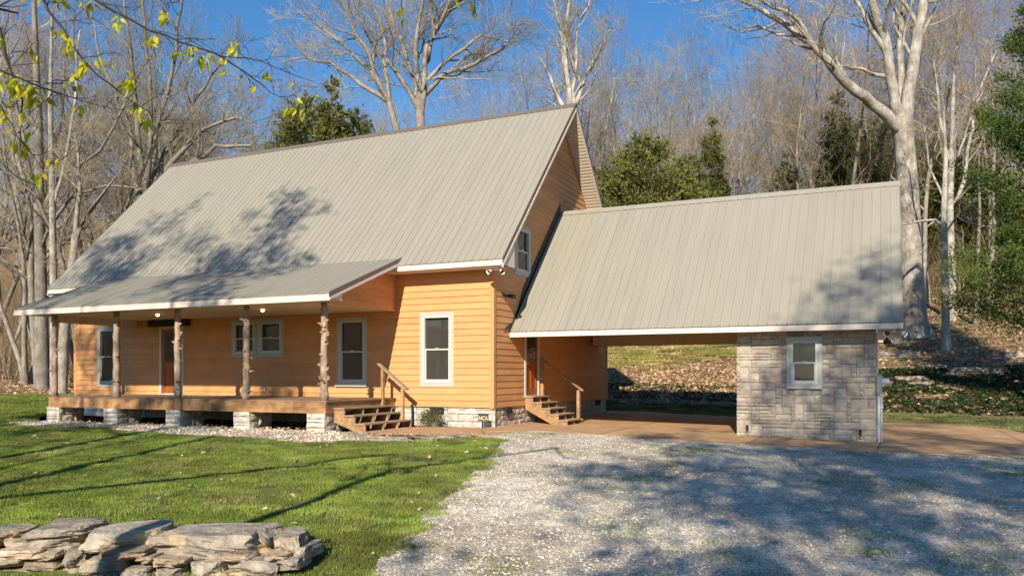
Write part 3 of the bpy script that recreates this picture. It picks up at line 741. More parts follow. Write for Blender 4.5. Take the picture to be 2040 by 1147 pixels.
# end wall above the deck
ew = MB().prism('x', [(-3.06, 3.24), (-.03, 3.24), (-.03, 4.55), (-3.06, 3.4)], -3.14, -3.1).build('end_wall', 'siding', porch)
z = 3.22
while z < 4.5:
    z1 = z+EXP; f = lambda zz: max(-3.05, (zz-3.31)/.39-3.6)
    if f(z) < -.15: board(ew, 'p', z, z1, (f(z), -.04), (min(f(z1), -.06), -.04))
    z += EXP
part('corner_board', 'siding', porch, -3.1, -3.07, -.10, -.03, 3.2, 4.4)
part('beam', 'soffit', porch, -13.48, -13.36, -3.05, -.03, 3.03, 3.25)
for i in range(24): MB().box(-13.36, -13.352, -3.0+i*.123, -3.0+i*.123+.09, 3.035, 3.245).build('beam_slat', 'soffit', bpy.data.objects['beam'])
# deck
DZ = .785
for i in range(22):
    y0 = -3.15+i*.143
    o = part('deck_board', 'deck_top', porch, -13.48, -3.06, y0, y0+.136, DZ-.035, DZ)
part('rim_board', 'deck_wood', porch, -13.44, -8.3, -3.14, -3.10, DZ-.32, DZ-.037)
part('rim_board', 'deck_wood', porch, -8.297, -3.1, -3.14, -3.10, DZ-.32, DZ-.037)
part('rim_board', 'deck_wood', porch, -3.14, -3.10, -3.099, -.03, DZ-.32, DZ-.037)
part('rim_board', 'deck_wood', porch, -13.44, -13.40, -3.099, -.03, DZ-.32, DZ-.037)
for i in range(10): part('joist', 'deck_wood', porch, -12.9+i*1.05, -12.86+i*1.05, -3.09, -.05, DZ-.25, DZ-.037)
def pier(x):
    p = part('pier', 'mortar', porch, x-.24, x+.24, -3.12, -2.3, -.2, DZ-.322)
    stones(p, (x-.28, -3.115, -.06), 0, .56, .53, .13, int(abs(x)*10), 'pale_stone', .06, maxw=3, maxh=1)
    stones(p, (x+.235, -3.14, -.06), R(90), .86, .53, .13, int(abs(x)*13), 'stone', .06, maxw=3, maxh=2)
PXS = [-13.26, -10.75, -8.29, -5.83, -3.41]
for x in PXS: pier(x)
def log_post(x, seed, knobs, r0=.092):
    rr = random.Random(seed); b = MB(); n = 14; pts = []; rad = []
    for i in range(n+1):
        t = i/n; pts.append((x+rr.uniform(-.012, .012), -2.98+rr.uniform(-.01, .01), DZ+t*(3.25-DZ))); rad.append(r0*(1.08-.16*t)*rr.uniform(.93, 1.07)*(1.15 if i == 0 else 1))
    b.tube(pts, rad, 10)
    o = b.build('post', 'cedar_log', porch, True)
    for k in range(knobs):
        t = rr.uniform(.03, .93); zz = DZ+t*(3.25-DZ); a = rr.uniform(0, 2*math.pi); L = rr.uniform(.03, .09); rad_ = rr.uniform(.016, .034)
        d = Vector((math.cos(a), math.sin(a), rr.uniform(.1, .5))).normalized(); p = Vector((x, -2.98, zz)) + d*r0*.6
        MB().tube([p, p+d*(.05+L*.4), p+d*(.05+L)], [rad_*1.7, rad_, rad_*.55], 6).build('branch_stub', 'cedar_log', o)
for x, s, k, r in ((-13.39, 1, 8, .083), (-10.71, 2, 6, .098), (-8.29, 3, 20, .088), (-5.81, 4, 20, .088), (-3.27, 5, 46, .09)): log_post(x, s, k, r)
for i, (x, lab) in enumerate(((-10.17, 'lit recessed lamp in the porch ceiling near the front door'), (-6.14, 'lit recessed lamp in the porch ceiling left of the right end post'))):
    t = thing('ceiling_lamp', lab, 'lamp', (x, -2.0, 3.25), 'porch ceiling lamps')
    MB().tube([(x, -2, 3.247), (x, -2, 3.235)], [.085, .08], 16).build('lamp_ring', 'vinyl_white', t)
    MB().tube([(x, -2, 3.236), (x, -2, 3.20), (x, -2, 3.18)], [.05, .045, .02], 12).build('bulb', 'lamp_glow', t)

# ------------------------------------------------------------------ STEPS
def beam_between(a, b, w_, t_, up=Vector((0, 0, 1))):
    a, b = Vector(a), Vector(b); d = (b-a).normalized(); s = d.cross(up).normalized()*w_/2; u = s.cross(d).normalized()*t_/2
    return [a-s-u, a+s-u, a+s+u, a-s+u, b-s-u, b+s-u, b+s+u, b-s+u]
st1 = thing('porch_steps', 'weathered three-tread wooden steps at the right end of the porch', 'steps', (-2.6, -1.75, 0))
for i, (x, zz) in enumerate(((-2.92, .60), (-2.62, .42), (-2.30, .22))):
    part('tread', 'grey_tread', st1, x-.16, x+.16, -2.85, -.62, zz-.035, zz)
for y in (-2.80, -2.0, -1.35, -.68):
    MB().prism('y', [(-3.09, .24), (-2.36, -.02), (-2.14, -.02), (-2.14, .18), (-2.45, .18), (-2.45, .38), (-2.77, .38), (-2.77, .56), (-3.09, .56)], y-.02, y+.02).build('stringer', 'stair_wood', st1)
MB().box(-3.095, -3.015, -.74, -.66, .40, 1.66).build('rail_post', 'stair_wood', st1)
MB().box(-2.40, -2.32, -.82, -.74, .0, 1.05).build('rail_post', 'stair_wood', st1)
MB().hexa(beam_between((-3.18, -.72, 1.74), (-2.22, -.76, 1.04), .14, .04)).build('handrail', 'grey_tread', st1)
st2 = thing('side_steps', 'light wooden five-tread open steps below the side door', 'steps', (.7, 2.7, 0))
for i in range(5):
    x = .14+i*.265; zz = .79-.166*i-.01*i*0
    part('tread', 'grey_tread', st2, x-.15, x+.15, 2.03, 3.30, zz-.035+.02, zz+.02)
for y in (2.08, 2.65, 3.24):
    pts = [(0.02, .44), (.93, -.03), (1.33, -.03), (1.33, .085)]
    for i in range(4, 0, -1):
        xr = .265*i; pts += [(xr, .79-.166*i-.015), (xr, .79-.166*(i-1)-.015)]
    pts += [(.02, .775)]
    MB().prism('y', pts, y-.02, y+.02).build('stringer', 'stair_wood', st2)
MB().box(1.20, 1.29, 3.16, 3.25, -.02, .98).build('rail_post', 'stair_wood', st2)
MB().box(.035, .125, 3.16, 3.25, .80, 1.85).build('rail_post', 'stair_wood', st2)
MB().hexa(beam_between((.03, 3.20, 1.93), (1.40, 3.20, .96), .14, .04)).build('handrail', 'stair_wood', st2)

# ------------------------------------------------------------------ CARPORT with stone room
cp = thing('carport', 'open carport with steep ribbed metal roof and stone storage room', 'carport', (5, 4.8, 0))
CX0, CX1 = .05, 9.86
CE, CZ = .97, 2.635; CS = (6.64-CZ)/(RIDGE-CE); L3 = math.hypot(RIDGE-CE, 6.64-CZ)
roof(cp, CX0, CX1, CE, CZ, 1, CS, L3)
roof(cp, CX0, CX1, 2*RIDGE-CE, CZ, -1, CS, L3)
cap(cp, CX0, CX1, RIDGE, 6.64, CS)
for sg, x in ((1, CX1),):
    for (ya, yb) in ((CE, RIDGE), (2*RIDGE-CE, RIDGE)):
        MB().prism('x', [(ya, CZ-.12), (yb, 6.64-.12), (yb, 6.67), (ya, CZ+.03)], x, x+.018).build('rake_trim', 'roof_metal', cp)
# flashing against the house wall
MB().prism('x', [(.55, 2.66), (1.0, 2.72), (RIDGE-.02, 6.62), (RIDGE-.02, 6.92), (1.95, 3.98), (1.35, 3.0)], .022, .045).build('flashing', 'flashing', cp)
part('fascia', 'fascia', cp, CX0-.02, CX1+.02, CE-.005, CE+.025, CZ-.155, CZ-.025)
part('fascia', 'fascia', cp, CX0, CX1, 2*RIDGE-CE-.025, 2*RIDGE-CE+.005, CZ-.155, CZ-.025)
cei = part('ceiling', 'soffit', cp, .03, 6.08, 1.75, 7.84, 3.25, 3.265)
MB().box(6.05, CX1-.02, CE+.025, 1.5, 2.50, 2.515).build('soffit', 'fascia', cp)
bm_ = part('beam', 'soffit', cp, .08, 6.10, 7.85, 8.15, 2.47, 3.25)
for i in range(60): MB().box(.1+i*.0995, .1+i*.0995+.065, 7.822, 7.85, 2.475, 3.24).build('beam_slat', 'soffit', bm_)
part('eave_return', 'fascia', cp, 9.34, CX1-.02, 1.45, 1.47, 2.28, 2.52)
MB().prism('x', [(CE+.02, 2.5), (1.47, 2.28), (1.47, 3.05), (CE+.02, 2.55)], CX1-.02, CX1).build('eave_return', 'fascia', cp)
# stone room
SX0, SX1 = 6.13, 9.30
SW = (7.31, 8.13, 1.09, 2.36)
rw = MB()
def fnr(b, a, c, z0, z1): b.box(a, c, 1.55, 1.75, z0, z1)
backing(rw, fnr, SX0, SX1, -.35, 2.5, [(SW[0]+TR, SW[1]-TR, SW[2]+TR, SW[3]-TR)])
rw.box(SX0, SX0+.2, 1.752, 8.2, -.35, 2.5).box(SX1-.2, SX1, 1.752, 8.2, -.35, 2.5).box(SX0+.201, SX1-.201, 8.0, 8.2, -.35, 2.5)
room = rw.build('stone_room', 'mortar', cp)
stones(room, (SX0-.03, 1.555, -.19), 0, SX1-SX0+.06, 2.72, .093, 11, 'stone', .040, gap=.011, maxw=4, maxh=3,
       hole=(SW[0]+.02, SW[1]-.02, SW[2]+.02, SW[3]-.02))
sd = MB(); stones(None, (SX1-.005, 1.53, -.2), R(90), 6.65, 2.7, .12, 12, 'stone', joined=sd, maxh=3)
q = sd.build('stone_facing', 'stone', room); q['kind'] = 'stuff'
sd = MB(); stones(None, (SX0+.005, 8.2, -.2), R(-90), 6.65, 2.7, .12, 13, 'stone', joined=sd, maxh=3)
q = sd.build('stone_facing', 'stone', room); q['kind'] = 'stuff'
MB().prism('x', [(1.6, 2.5), (8.1, 2.5), (RIDGE, 5.7)], SX1-.16, SX1-.02).build('gable_wall', 'siding', cp)
window(cp, 'f', *SW, base=1.51)
part('window_backing', 'screen', cp, SW[0]+.1, SW[1]-.1, 1.80, 1.82, SW[2]+.05, SW[3]-.05)
for x, z_ in ((6.37, .1), (8.98, .06)):
    t = thing('wall_hook', 'small dark metal hook near the %s lower corner of the stone room' % ('left' if x < 8 else 'right'), 'hook', (x, 1.49, z_), 'wall hooks on the stone room')
    MB().box(x-.03, x+.03, 1.47, 1.5, z_-.05, z_+.07).build('plate', 'black_plastic', t)
    MB().tube([(x, 1.47, z_+.05), (x, 1.42, z_+.02), (x, 1.40, z_-.06), (x+.05, 1.41, z_-.09)], .013, 6).build('hook', 'black_plastic', t)
# electric service
em = thing('electric_meter', 'grey electric service box with round glass meter at the stone room corner', 'meter', (9.40, 1.6, 1.0))
MB().box(9.33, 9.45, 1.42, 1.72, .98, 1.42).build('service_box', 'grey_metal', em)
MB().tube([(9.45, 1.57, 1.27), (9.53, 1.57, 1.27), (9.60, 1.57, 1.27)], [.085, .08, .07], 14).build('meter', 'white_plastic', em)
MB().tube([(9.38, 1.55, -.2), (9.38, 1.55, .98)], .035, 10).tube([(9.44, 1.6, -.2), (9.44, 1.6, .9)], .02, 8).build('conduit', 'white_plastic', em)
for zz in (.2, .65): part('bracket', 'white_plastic', em, 9.33, 9.48, 1.53, 1.63, zz, zz+.02)

def floodlight(name, label, p, heads, sc=1.0):
    t = thing(name, label, 'floodlight', p, 'eave floodlights')
    x, y, z_ = p
    MB().tube([(x, y, z_), (x, y, z_-.03*sc)], .06*sc, 12).box(x-.035*sc, x+.035*sc, y-.035*sc, y+.035*sc, z_-.10*sc, z_-.03*sc).build('base', 'white_plastic', t)
    for dx, dy, dz in heads:
        d = Vector((dx, dy, dz)).normalized(); a = Vector((x+(.05 if dx > 0 else -.05)*sc, y, z_-.07*sc)); b = a+Vector((.07*sc*(1 if dx > 0 else -1), -.02, -.02)); e = b+d*.16*sc
        hd = MB().tube([a, b, b+d*.02*sc, b+d*.1*sc, e], [.015*sc, .015*sc, .03*sc, .05*sc, .085*sc], 14, cap=False).build('lamp_head', 'white_plastic', t, True)
        MB().tube([e-d*.035*sc, e-d*.03*sc], [.068*sc, .07*sc], 14).build('lens', 'glass', hd)
        MB().tube([b+d*.03*sc, b+d*.06*sc], [.03*sc, .045*sc], 12).build('reflector', 'grey_metal', hd)
floodlight('floodlight', 'white twin floodlight under the house eave at the gable corner', (.28, -.4, 4.255), [(-.5, -.8, -.35), (.9, -.35, -.5)], .9)
floodlight('floodlight', 'white twin floodlight at the right end of the carport eave', (9.70, 1.25, 2.50), [(-.25, -.95, -.25), (.9, -.4, -.4)], .95)
floodlight('floodlight', 'white floodlight under the left tip of the main roof eave', (-16.6, -.4, 4.255), [(-.5, -.8, -.4), (.8, -.5, -.4)], 1.0)
t = thing('security_camera', 'black bullet camera on the side wall beside the carport roof', 'camera', (.03, .62, 3.6))
MB().tube([(.02, .62, 3.60), (.06, .62, 3.60)], .07, 12).build('mount', 'roof_trim', t)
MB().tube([(.06, .62, 3.6), (.20, .60, 3.585)], .028, 8).tube([(.17, .60, 3.59), (.38, .56, 3.56)], .055, 12).build('body', 'black_plastic', t)
t = thing('security_camera', 'small dark camera hanging below the right end of the carport eave', 'camera', (9.6, 1.4, 2.3))
MB().tube([(9.55, 1.46, 2.28), (9.55, 1.40, 2.22)], .03, 8).tube([(9.52, 1.45, 2.2), (9.60, 1.25, 2.18)], .06, 12).build('body', 'black_plastic', t)
MB().tube([(9.68, 1.38, 2.24), (9.74, 1.28, 2.2)], [.03, .07], 12).build('lamp_head', 'white_plastic', t)

# yard sign
t = thing('yard_sign', 'small black NCA yard sign on a thin stake by the foundation', 'sign', (-.15, -.3, 0))
part('stake', 'grey_metal', t, -.145, -.13, -.31, -.30, -.02, .25)
sp = part('sign_panel', 'sign_black', t, -.29, .01, -.325, -.312, .20, .40)
def text(s, size, loc, m, parent, ang=0):
    c = bpy.data.curves.new('lettering', 'FONT'); c.body = s; c.size = size; c.extrude = .001; c.align_x = 'CENTER'; c.offset = .003
    c.materials.append(M[m]); tmp = bpy.data.objects.new('tmp', c); COL.objects.link(tmp); bpy.context.view_layer.update()
    me = bpy.data.meshes.new_from_object(tmp.evaluated_get(bpy.context.evaluated_depsgraph_get())); bpy.data.objects.remove(tmp)
    return link('lettering', me, parent, loc, rot=(R(90), 0, ang))
text('NCA', .125, (-.14, -.327, .245), 'sign_gold', sp)
MB().box(-.285, .005, -.3265, -.3255, .345, .351).box(-.285, .005, -.3265, -.3255, .215, .221).build('stripe', 'sign_gold', sp)
t = thing('shrub', 'small sparse green shrub below the foundation vent', 'shrub', (-1.66, -.45, 0))
b = MB(); lf = MB(); rr = random.Random(4)
for i in range(60):
    a = rr.uniform(0, 6.28); s = rr.uniform(.25, 1); e = Vector((-1.66+math.cos(a)*.42*s, -.45+math.sin(a)*.2*s, .18+.3*rr.random()*(1.2-s*.5)))
    b.tube([(-1.66+rr.uniform(-.2, .2), -.45, 0), e], [.006, .003], 3)
    for k in range(16):
        c = e+Vector((rr.gauss(0, .05), rr.gauss(0, .04), rr.gauss(-.03, .06))); c.z = max(.02, c.z); u = Vector((rr.uniform(-1, 1), rr.uniform(-1, 1), rr.uniform(-.2, 1))).normalized()*.045; v_ = u.cross(Vector((rr.random(), rr.random(), rr.random()))).normalized()*.012
        q = len(lf.v); lf.v += [tuple(c-u), tuple(c+v_), tuple(c+u), tuple(c-v_)]; lf.f.append((q, q+1, q+2, q+3))
b.build('stem', 'twig', t); link('foliage', mesh('foliage', lf.v, lf.f, 'shrub_leaf'), t)

# ------------------------------------------------------------------ ROCKS
def slab_rock(seed, k=.34, st_=1.0, m='rock'):
    bm = bmesh.new(); bmesh.ops.create_cube(bm, size=2)
    bmesh.ops.subdivide_edges(bm, edges=bm.edges[:], cuts=11, use_grid_fill=True)
    o = Vector((seed*3.1, seed*1.7, 0))
    for v in bm.verts:
        c = v.co.copy(); n_ = c.normalized(); c = c*(1-k)+n_*1.25*k
        c += noise.noise_vector(c*1.0+o)*.34
        side = max(0, 1-abs(c.z)*.75)
        st = noise.noise(Vector((o.x, o.y+c.x*.35, c.z*3.2)))+.6*noise.noise(Vector((c.x*.8, o.y, c.z*8+o.x)))
        c += Vector((n_.x, n_.y, 0))*st*.17*side*st_ + noise.noise_vector(c*3.3+o)*.075 + noise.noise_vector(c*8+o)*.03
        c.z = max(-.88, min(.80+.12*noise.noise(c*1.5+o), c.z)); v.co = c
    me = bpy.data.meshes.new('stone'); bm.to_mesh(me); bm.free(); me.materials.append(M[m])
    return me
SR = [slab_rock(i) for i in range(8)]
SC_ = [slab_rock(20+i, .62, .45) for i in range(5)]
ST_ = [slab_rock(40+i, .5, .7, 'tan_rock') for i in range(5)]
rwl = thing('rock_wall', 'low dry-stacked wall of flat grey rocks in the foreground lawn', 'rock wall', (2.2, -13, h(2, -13)))
# (px centre, py centre, px width, py height)
ROCKS = [(428, 1076, 275, 66), (262, 1066, 175, 52), (138, 1051, 140, 30), (100, 1076, 185, 34), (582, 1078, 62, 54), (610, 1094, 44, 36), (20, 1060, 80, 24),
         (222, 1120, 95, 46), (422, 1128, 82, 48), (520, 1122, 130, 46), (585, 1116, 60, 30), (165, 1103, 50, 44), (290, 1132, 66, 34), (352, 1134, 70, 32),
         (258, 1097, 100, 24), (340, 1113, 60, 24), (308, 1108, 40, 18), (372, 1112, 44, 20), (478, 1104, 66, 14), (560, 1102, 50, 16),
         (50, 1096, 95, 24), (105, 1100, 66, 18), (30, 1113, 90, 24), (100, 1118, 84, 22), (20, 1090, 60, 20), (-30, 1085, 90, 40), (70, 1134, 110, 22), (165, 1132, 60, 24), (470, 1140, 70, 24)]
rr = random.Random(9)
fx = lambda px: 8.15 + .0 * px
for i, (px, py, wx, hy) in enumerate(ROCKS):
    low = py > 1095
    dpt = {True: 7.88, False: 8.12}[low] + (px < 200)*.28 + (.10 if hy < 30 and not low else 0)
    if i in (0, 1): dpt = 8.2
    p = at(px, dpt, py); sx = wx/1600*dpt/2*.86; sz = hy/1600*dpt/2*.98; sy = .26 if not low else .2
    if i == 0: sy = .36
    link('stone', SC_[i % 5] if i < 14 else ST_[i % 5], rwl, p, (sx*.93, sy, sz*.86), (rr.uniform(-.06, .06), rr.uniform(-.07, .07), YAW+rr.uniform(-.12, .12)))
fill = MB(); 
a = at(-60, 9.1); b_ = at(600, 8.85); c_ = at(590, 8.75); d_ = at(-60, 9.0)
# earth core behind the rocks with moss caps
pts = [at(-80, 8.7), at(200, 8.55), at(600, 8.35), at(600, 9.0), at(200, 9.6), at(-80, 9.7)]
core = MB(); zz = lambda p: h(*p)
for (p, q, p2, q2) in ((pts[0], pts[1], pts[5], pts[4]), (pts[1], pts[2], pts[4], pts[3])):
    core.hexa([(p[0], p[1], zz(p)-.1), (q[0], q[1], zz(q)-.1), (q2[0], q2[1], zz(q2)-.1), (p2[0], p2[1], zz(p2)-.1), (p[0], p[1], zz(p)+.26), (q[0], q[1], zz(q)+.20), (q2[0], q2[1], zz(q2)+.01), (p2[0], p2[1], zz(p2)+.01)])
core.build('earth_core', 'soil', rwl)
P = []; rs = np.random.RandomState(3)
for i in range(260):
    u = rs.rand(); v_ = rs.rand()**.7; px = -80+680*u; x, y = at(px, 8.66+(px < 200)*.15-.0003*max(0, px-200)+.75*v_); P.append((x, y, h(x, y)+.19*(1-v_)+.05*(1-u)))
scatter('grass', gp, P, rz(len(P), .1), rs.uniform(.7, 1.2, len(P)), label='grass growing over the back of the foreground rock wall')
mp = []
for (px, d_, s) in ((545, 8.55, .16), (510, 8.6, .12), (270, 8.75, .18), (300, 8.8, .12), (60, 8.9, .14), (100, 8.95, .12), (195, 8.85, .12)):
    x, y = at(px, d_); o = link('moss_cushion', withmat(blob_stone(int(px), .12, 2), 'moss'), rwl, (x, y, h(x, y)+.2), (s, s*.5, .05))
# edging stones of the bed
for i, (x, y) in enumerate([(-1.85, -3.75), (-1.45, -4.12), (-.98, -4.34), (-.5, -4.5), (-.02, -4.5), (.42, -4.2), (.62, -3.75), (.72, -3.25)]):
    labs = ['leftmost', 'second', 'third', 'fourth', 'fifth', 'sixth', 'seventh', 'rightmost']
    o = link('edging_stone', SR[(i*3) % 8], None, (x, y, .03), (.27, .13, .07), (0, 0, rr.uniform(-.3, .3)+(-.5 if i < 2 else (.9 if i > 5 else 0))))
    tag(o, 'pale flat edging stone of the walk bed, %s of the row from the porch steps' % labs[i], 'edging stone', 'edging stones along the walk bed')
for i, (px, d_, s, lab) in enumerate(((1815, 33.0, .55, 'grey boulder on the ivy bank behind the electric meter'), (1860, 34.5, .5, 'small rounded rock below the slim twin trees'), (1945, 33.2, .9, 'long low rock ledge where the grass meets the ivy bank'),
        (1905, 35.5, .45, 'pale rock half buried in ivy right of the slim trees'), (2030, 35, .8, 'rock at the right edge of the ivy bank'), (1790, 37.0, .9, 'large grey flat slab behind the stone room corner'), (1835, 32.2, .45, 'flat stone at the lower edge of the ivy'))):
    x, y = at(px, d_); o = link('boulder', SR[i % 8], None, (x, y, h(x, y)+.05), (s, s*.5, s*.28), (0, 0, rr.uniform(-.4, .4))); tag(o, lab, 'rock')
t = thing('stone_edging', 'long low line of flat stones at the foot of the bank behind the carport', 'edging', (2, 13.5, .2))
for i in range(24):
    x = -6+i*.62; link('stone', SR[i % 8], t, (x, 13.45+rr.uniform(-.12, .12)-.02*x, h(x, 13.4)+.06), (.33, .2, .09), (0, 0, rr.uniform(-.2, .2)))

# ------------------------------------------------------------------ TREES
def tubes_mesh(name, groups, m, smooth=True):
    """groups: dict (npts, sides) -> list of (pts, radii)"""
    Vs = []; Fs = []; base = 0
    for (n, s), lst in groups.items():
        P = np.array([q[0] for q in lst], np.float32); Rr = np.array([q[1] for q in lst], np.float32); T = np.zeros_like(P)
        T[:, 1:-1] = P[:, 2:]-P[:, :-2]; T[:, 0] = P[:, 1]-P[:, 0]; T[:, -1] = P[:, -1]-P[:, -2]
        T /= np.linalg.norm(T, axis=2, keepdims=True)+1e-9
        ref = np.where(np.abs(T[..., 2:3]) < .9, np.array([0, 0, 1.]), np.array([1., 0, 0]))
        U = np.cross(T, ref); U /= np.linalg.norm(U, axis=2, keepdims=True)+1e-9; Wv = np.cross(T, U)
        a = np.arange(s)*2*np.pi/s
        ring = P[:, :, None, :]+Rr[:, :, None, None]*(U[:, :, None, :]*np.cos(a)[None, None, :, None]+Wv[:, :, None, :]*np.sin(a)[None, None, :, None])
        Vs.append(ring.reshape(-1, 3)); m_ = len(lst)
        idx = base+np.arange(m_*n*s).reshape(m_, n, s); nxt = np.roll(idx, -1, 2)
        q = np.stack([idx[:, :-1], nxt[:, :-1], nxt[:, 1:], idx[:, 1:]], -1).reshape(-1, 4); Fs.append(q); base += m_*n*s
    V_ = np.concatenate(Vs); F_ = np.concatenate(Fs)
    me = bpy.data.meshes.new(name); me.vertices.add(len(V_)); me.vertices.foreach_set('co', V_.astype(np.float32).ravel())
    me.loops.add(F_.size); me.loops.foreach_set('vertex_index', F_.astype(np.int32).ravel())
    me.polygons.add(len(F_)); me.polygons.foreach_set('loop_start', np.arange(0, F_.size, 4, dtype=np.int32)); me.polygons.foreach_set('loop_total', np.full(len(F_), 4, np.int32))
    if smooth: me.polygons.foreach_set('use_smooth', [True]*len(F_))
    me.materials.append(M[m]); me.update(calc_edges=True); return me
class Tree:
    def __init__(s, seed, kids=(0, 9, 8, 6), maxl=3, up=.08, wander=.20, minr=.009, ang=(.45, .95)):
        s.r = random.Random(seed); s.g = [{}, {}]; s.kids = kids; s.maxl = maxl; s.up = up; s.w = wander; s.minr = minr; s.ang = ang
    def add(s, lvl, pts, rad):
        k = 1 if lvl >= 2 else 0; sides = 9 if rad[0] > .2 else (7 if rad[0] > .1 else (5 if rad[0] > .035 else (4 if rad[0] > .02 else 3)))
        s.g[k].setdefault((len(pts), sides), []).append(([tuple(p) for p in pts], list(rad)))
    def side(s, d, ang):
        r = s.r; v = Vector((r.gauss(0, 1), r.gauss(0, 1), r.gauss(0, 1))); p = (v-d*v.dot(d)).normalized()
        return (d*math.cos(ang)+p*math.sin(ang)).normalized()
    def branch(s, p, d, L, rad, lvl):
        r = s.r; n = (7, 7, 5, 4, 3)[min(lvl, 4)]; pts = [Vector(p)]; d = Vector(d).normalized(); dirs = [d.copy()]
        for i in range(n-1):
            d = (d+Vector((r.gauss(0, 1), r.gauss(0, 1), r.gauss(0, 1)))*s.w+Vector((0, 0, s.up))).normalized()
            pts.append(pts[-1]+d*L/(n-1)); dirs.append(d.copy())
        end = .22 if lvl < s.maxl else .5
        rads = [max(s.minr*.6, rad*(1-(1-end)*i/(n-1))) for i in range(n)]
        s.add(lvl, pts, rads); s.kidson(pts, rads, dirs, L, lvl)
    def kidson(s, pts, rads, dirs, L, lvl, t0=.2, k=None, lf=(.4, .7)):
        if lvl >= s.maxl: return
        r = s.r; n = len(pts); k = k if k is not None else s.kids[lvl+1] if lvl+1 < len(s.kids) else 4
        for j in range(k):
            t = t0+(1-t0)*(j+r.random())/k; f = t*(n-1); i = min(int(f), n-2); q = pts[i].lerp(pts[i+1], f-i); rr_ = rads[i]+(rads[i+1]-rads[i])*(f-i)
            dd = s.side(dirs[i], r.uniform(*s.ang))
            if dd.z < -.25 and lvl < 2: dd.z *= -.5
            s.branch(q, dd, L*r.uniform(*lf)*(1.15-.45*t), max(s.minr, rr_*r.uniform(.34, .55)), lvl+1)
    def limb(s, pts, rads, k=8, t0=.25, L=None, lvl=0):
        pts = [Vector(p) for p in pts]
        # densify with slight wobble
        P = []; Q = []
        for i in range(len(pts)-1):
            for j in range(3):
                t = j/3; c = pts[i].lerp(pts[i+1], t)
                if j: c = c+Vector((s.r.gauss(0, 1), s.r.gauss(0, 1), s.r.gauss(0, 1)))*.02*(pts[i+1]-pts[i]).length
                P.append(c); Q.append(rads[i]+(rads[i+1]-rads[i])*t)
        P.append(pts[-1]); Q.append(rads[-1])
        s.add(lvl if lvl < 2 else 1, P, Q)
        dirs = [(P[min(i+1, len(P)-1)]-P[max(i-1, 0)]).normalized() for i in range(len(P))]
        s.kidson(P, Q, dirs, L or sum((pts[i+1]-pts[i]).length for i in range(len(pts)-1))*.8, 0 if lvl == 0 else 1, t0, k, (.35, .6))
    def meshes(s, bark, twig):
        return tubes_mesh('trunk', s.g[0], bark), tubes_mesh('crown', s.g[1], twig)
def flare(x, y, z, r): return [(x, y, z-.4), (x, y, z+.1), (x, y, z+1.0)], [r*1.5, r*1.25, r*1.02]

def bare_proto(seed, H, r0, nl=12, spread=.42, bark='bark', twig='twig', stems=1, clear=.3, lean=.04, kids=(0, 9, 8, 6), up=.08):
    T = Tree(seed, kids=kids, up=up, ang=(.5, 1.1)); r = T.r
    for st in range(stems):
        d = Vector((r.gauss(0, lean), r.gauss(0, lean), 1)) if stems == 1 else Vector((math.cos(st*2.4+seed)*.28, math.sin(st*2.4+seed)*.28, 1))
        d.normalize(); pts = [Vector((0, 0, -.4))]; dirs = [d.copy()]; n = 10; hh = H*r.uniform(.86, 1)
        for i in range(n-1):
            d = (d+Vector((r.gauss(0, .085), r.gauss(0, .085), .07))).normalized(); pts.append(pts[-1]+d*hh/(n-1)); dirs.append(d.copy())
        rads = [max(.02, r0*(1.25 if i == 0 else 1)*(1-i/(n-.6))**.8) for i in range(n)]
        T.add(0, pts, rads); T.kidson(pts, rads, dirs, H*spread, 0, clear, nl, (.55, 1.0))
    return T.meshes(bark, twig)
PR_ = {
 'grey_a': bare_proto(1, 20, .20, 14, .44), 'grey_b': bare_proto(2, 21, .20, 14, .32, clear=.4), 'warm_a': bare_proto(3, 19, .19, 14, .42, twig='warm_twig'),
 'warm_b': bare_proto(4, 18, .16, 13, .34, twig='warm_twig', clear=.35), 'multi': bare_proto(5, 19, .17, 9, .34, stems=3), 'bud': bare_proto(6, 14, .14, 13, .38, twig='bud_twig', clear=.25),
 'pale': bare_proto(7, 21, .20, 13, .38, bark='pale_bark', clear=.35), 'slim': bare_proto(8, 17, .10, 12, .22, clear=.35, kids=(0, 5, 5, 3))}
LBL = {'grey_a': ('bare spreading grey tree', ''), 'grey_b': ('bare upright grey tree', ''), 'warm_a': ('bare spreading brown tree', ''), 'warm_b': ('slender bare brown tree', ''),
       'multi': ('three-stemmed bare tree', ''), 'bud': ('yellow-green budding tree', ''), 'pale': ('bare pale-barked tree', ''), 'slim': ('thin straight bare tree', '')}
HT = {'grey_a': 20, 'grey_b': 21, 'warm_a': 19, 'warm_b': 18, 'multi': 19, 'bud': 14, 'pale': 21, 'slim': 17}
def fit(px, dpt, py, H):
    x, y = at(px, dpt); return (CAM.z+(748-py)/1600*dpt-h(x, y))/H
def put_tree(kind, px, dpt, s, label, group, seed):
    rr_ = random.Random(seed); x, y = at(px, dpt); root = thing('deciduous_tree', label, 'tree', (x, y, h(x, y)), group)
    ang = rr_.uniform(0, 6.28)
    for nm, me in zip(('trunk', 'crown'), PR_[kind]):
        o = link(nm, me, root, (x, y, h(x, y)), (s*rr_.uniform(.85, 1.05), s*rr_.uniform(.85, 1.05), s), (0, 0, ang))
    return root
rt = random.Random(21)
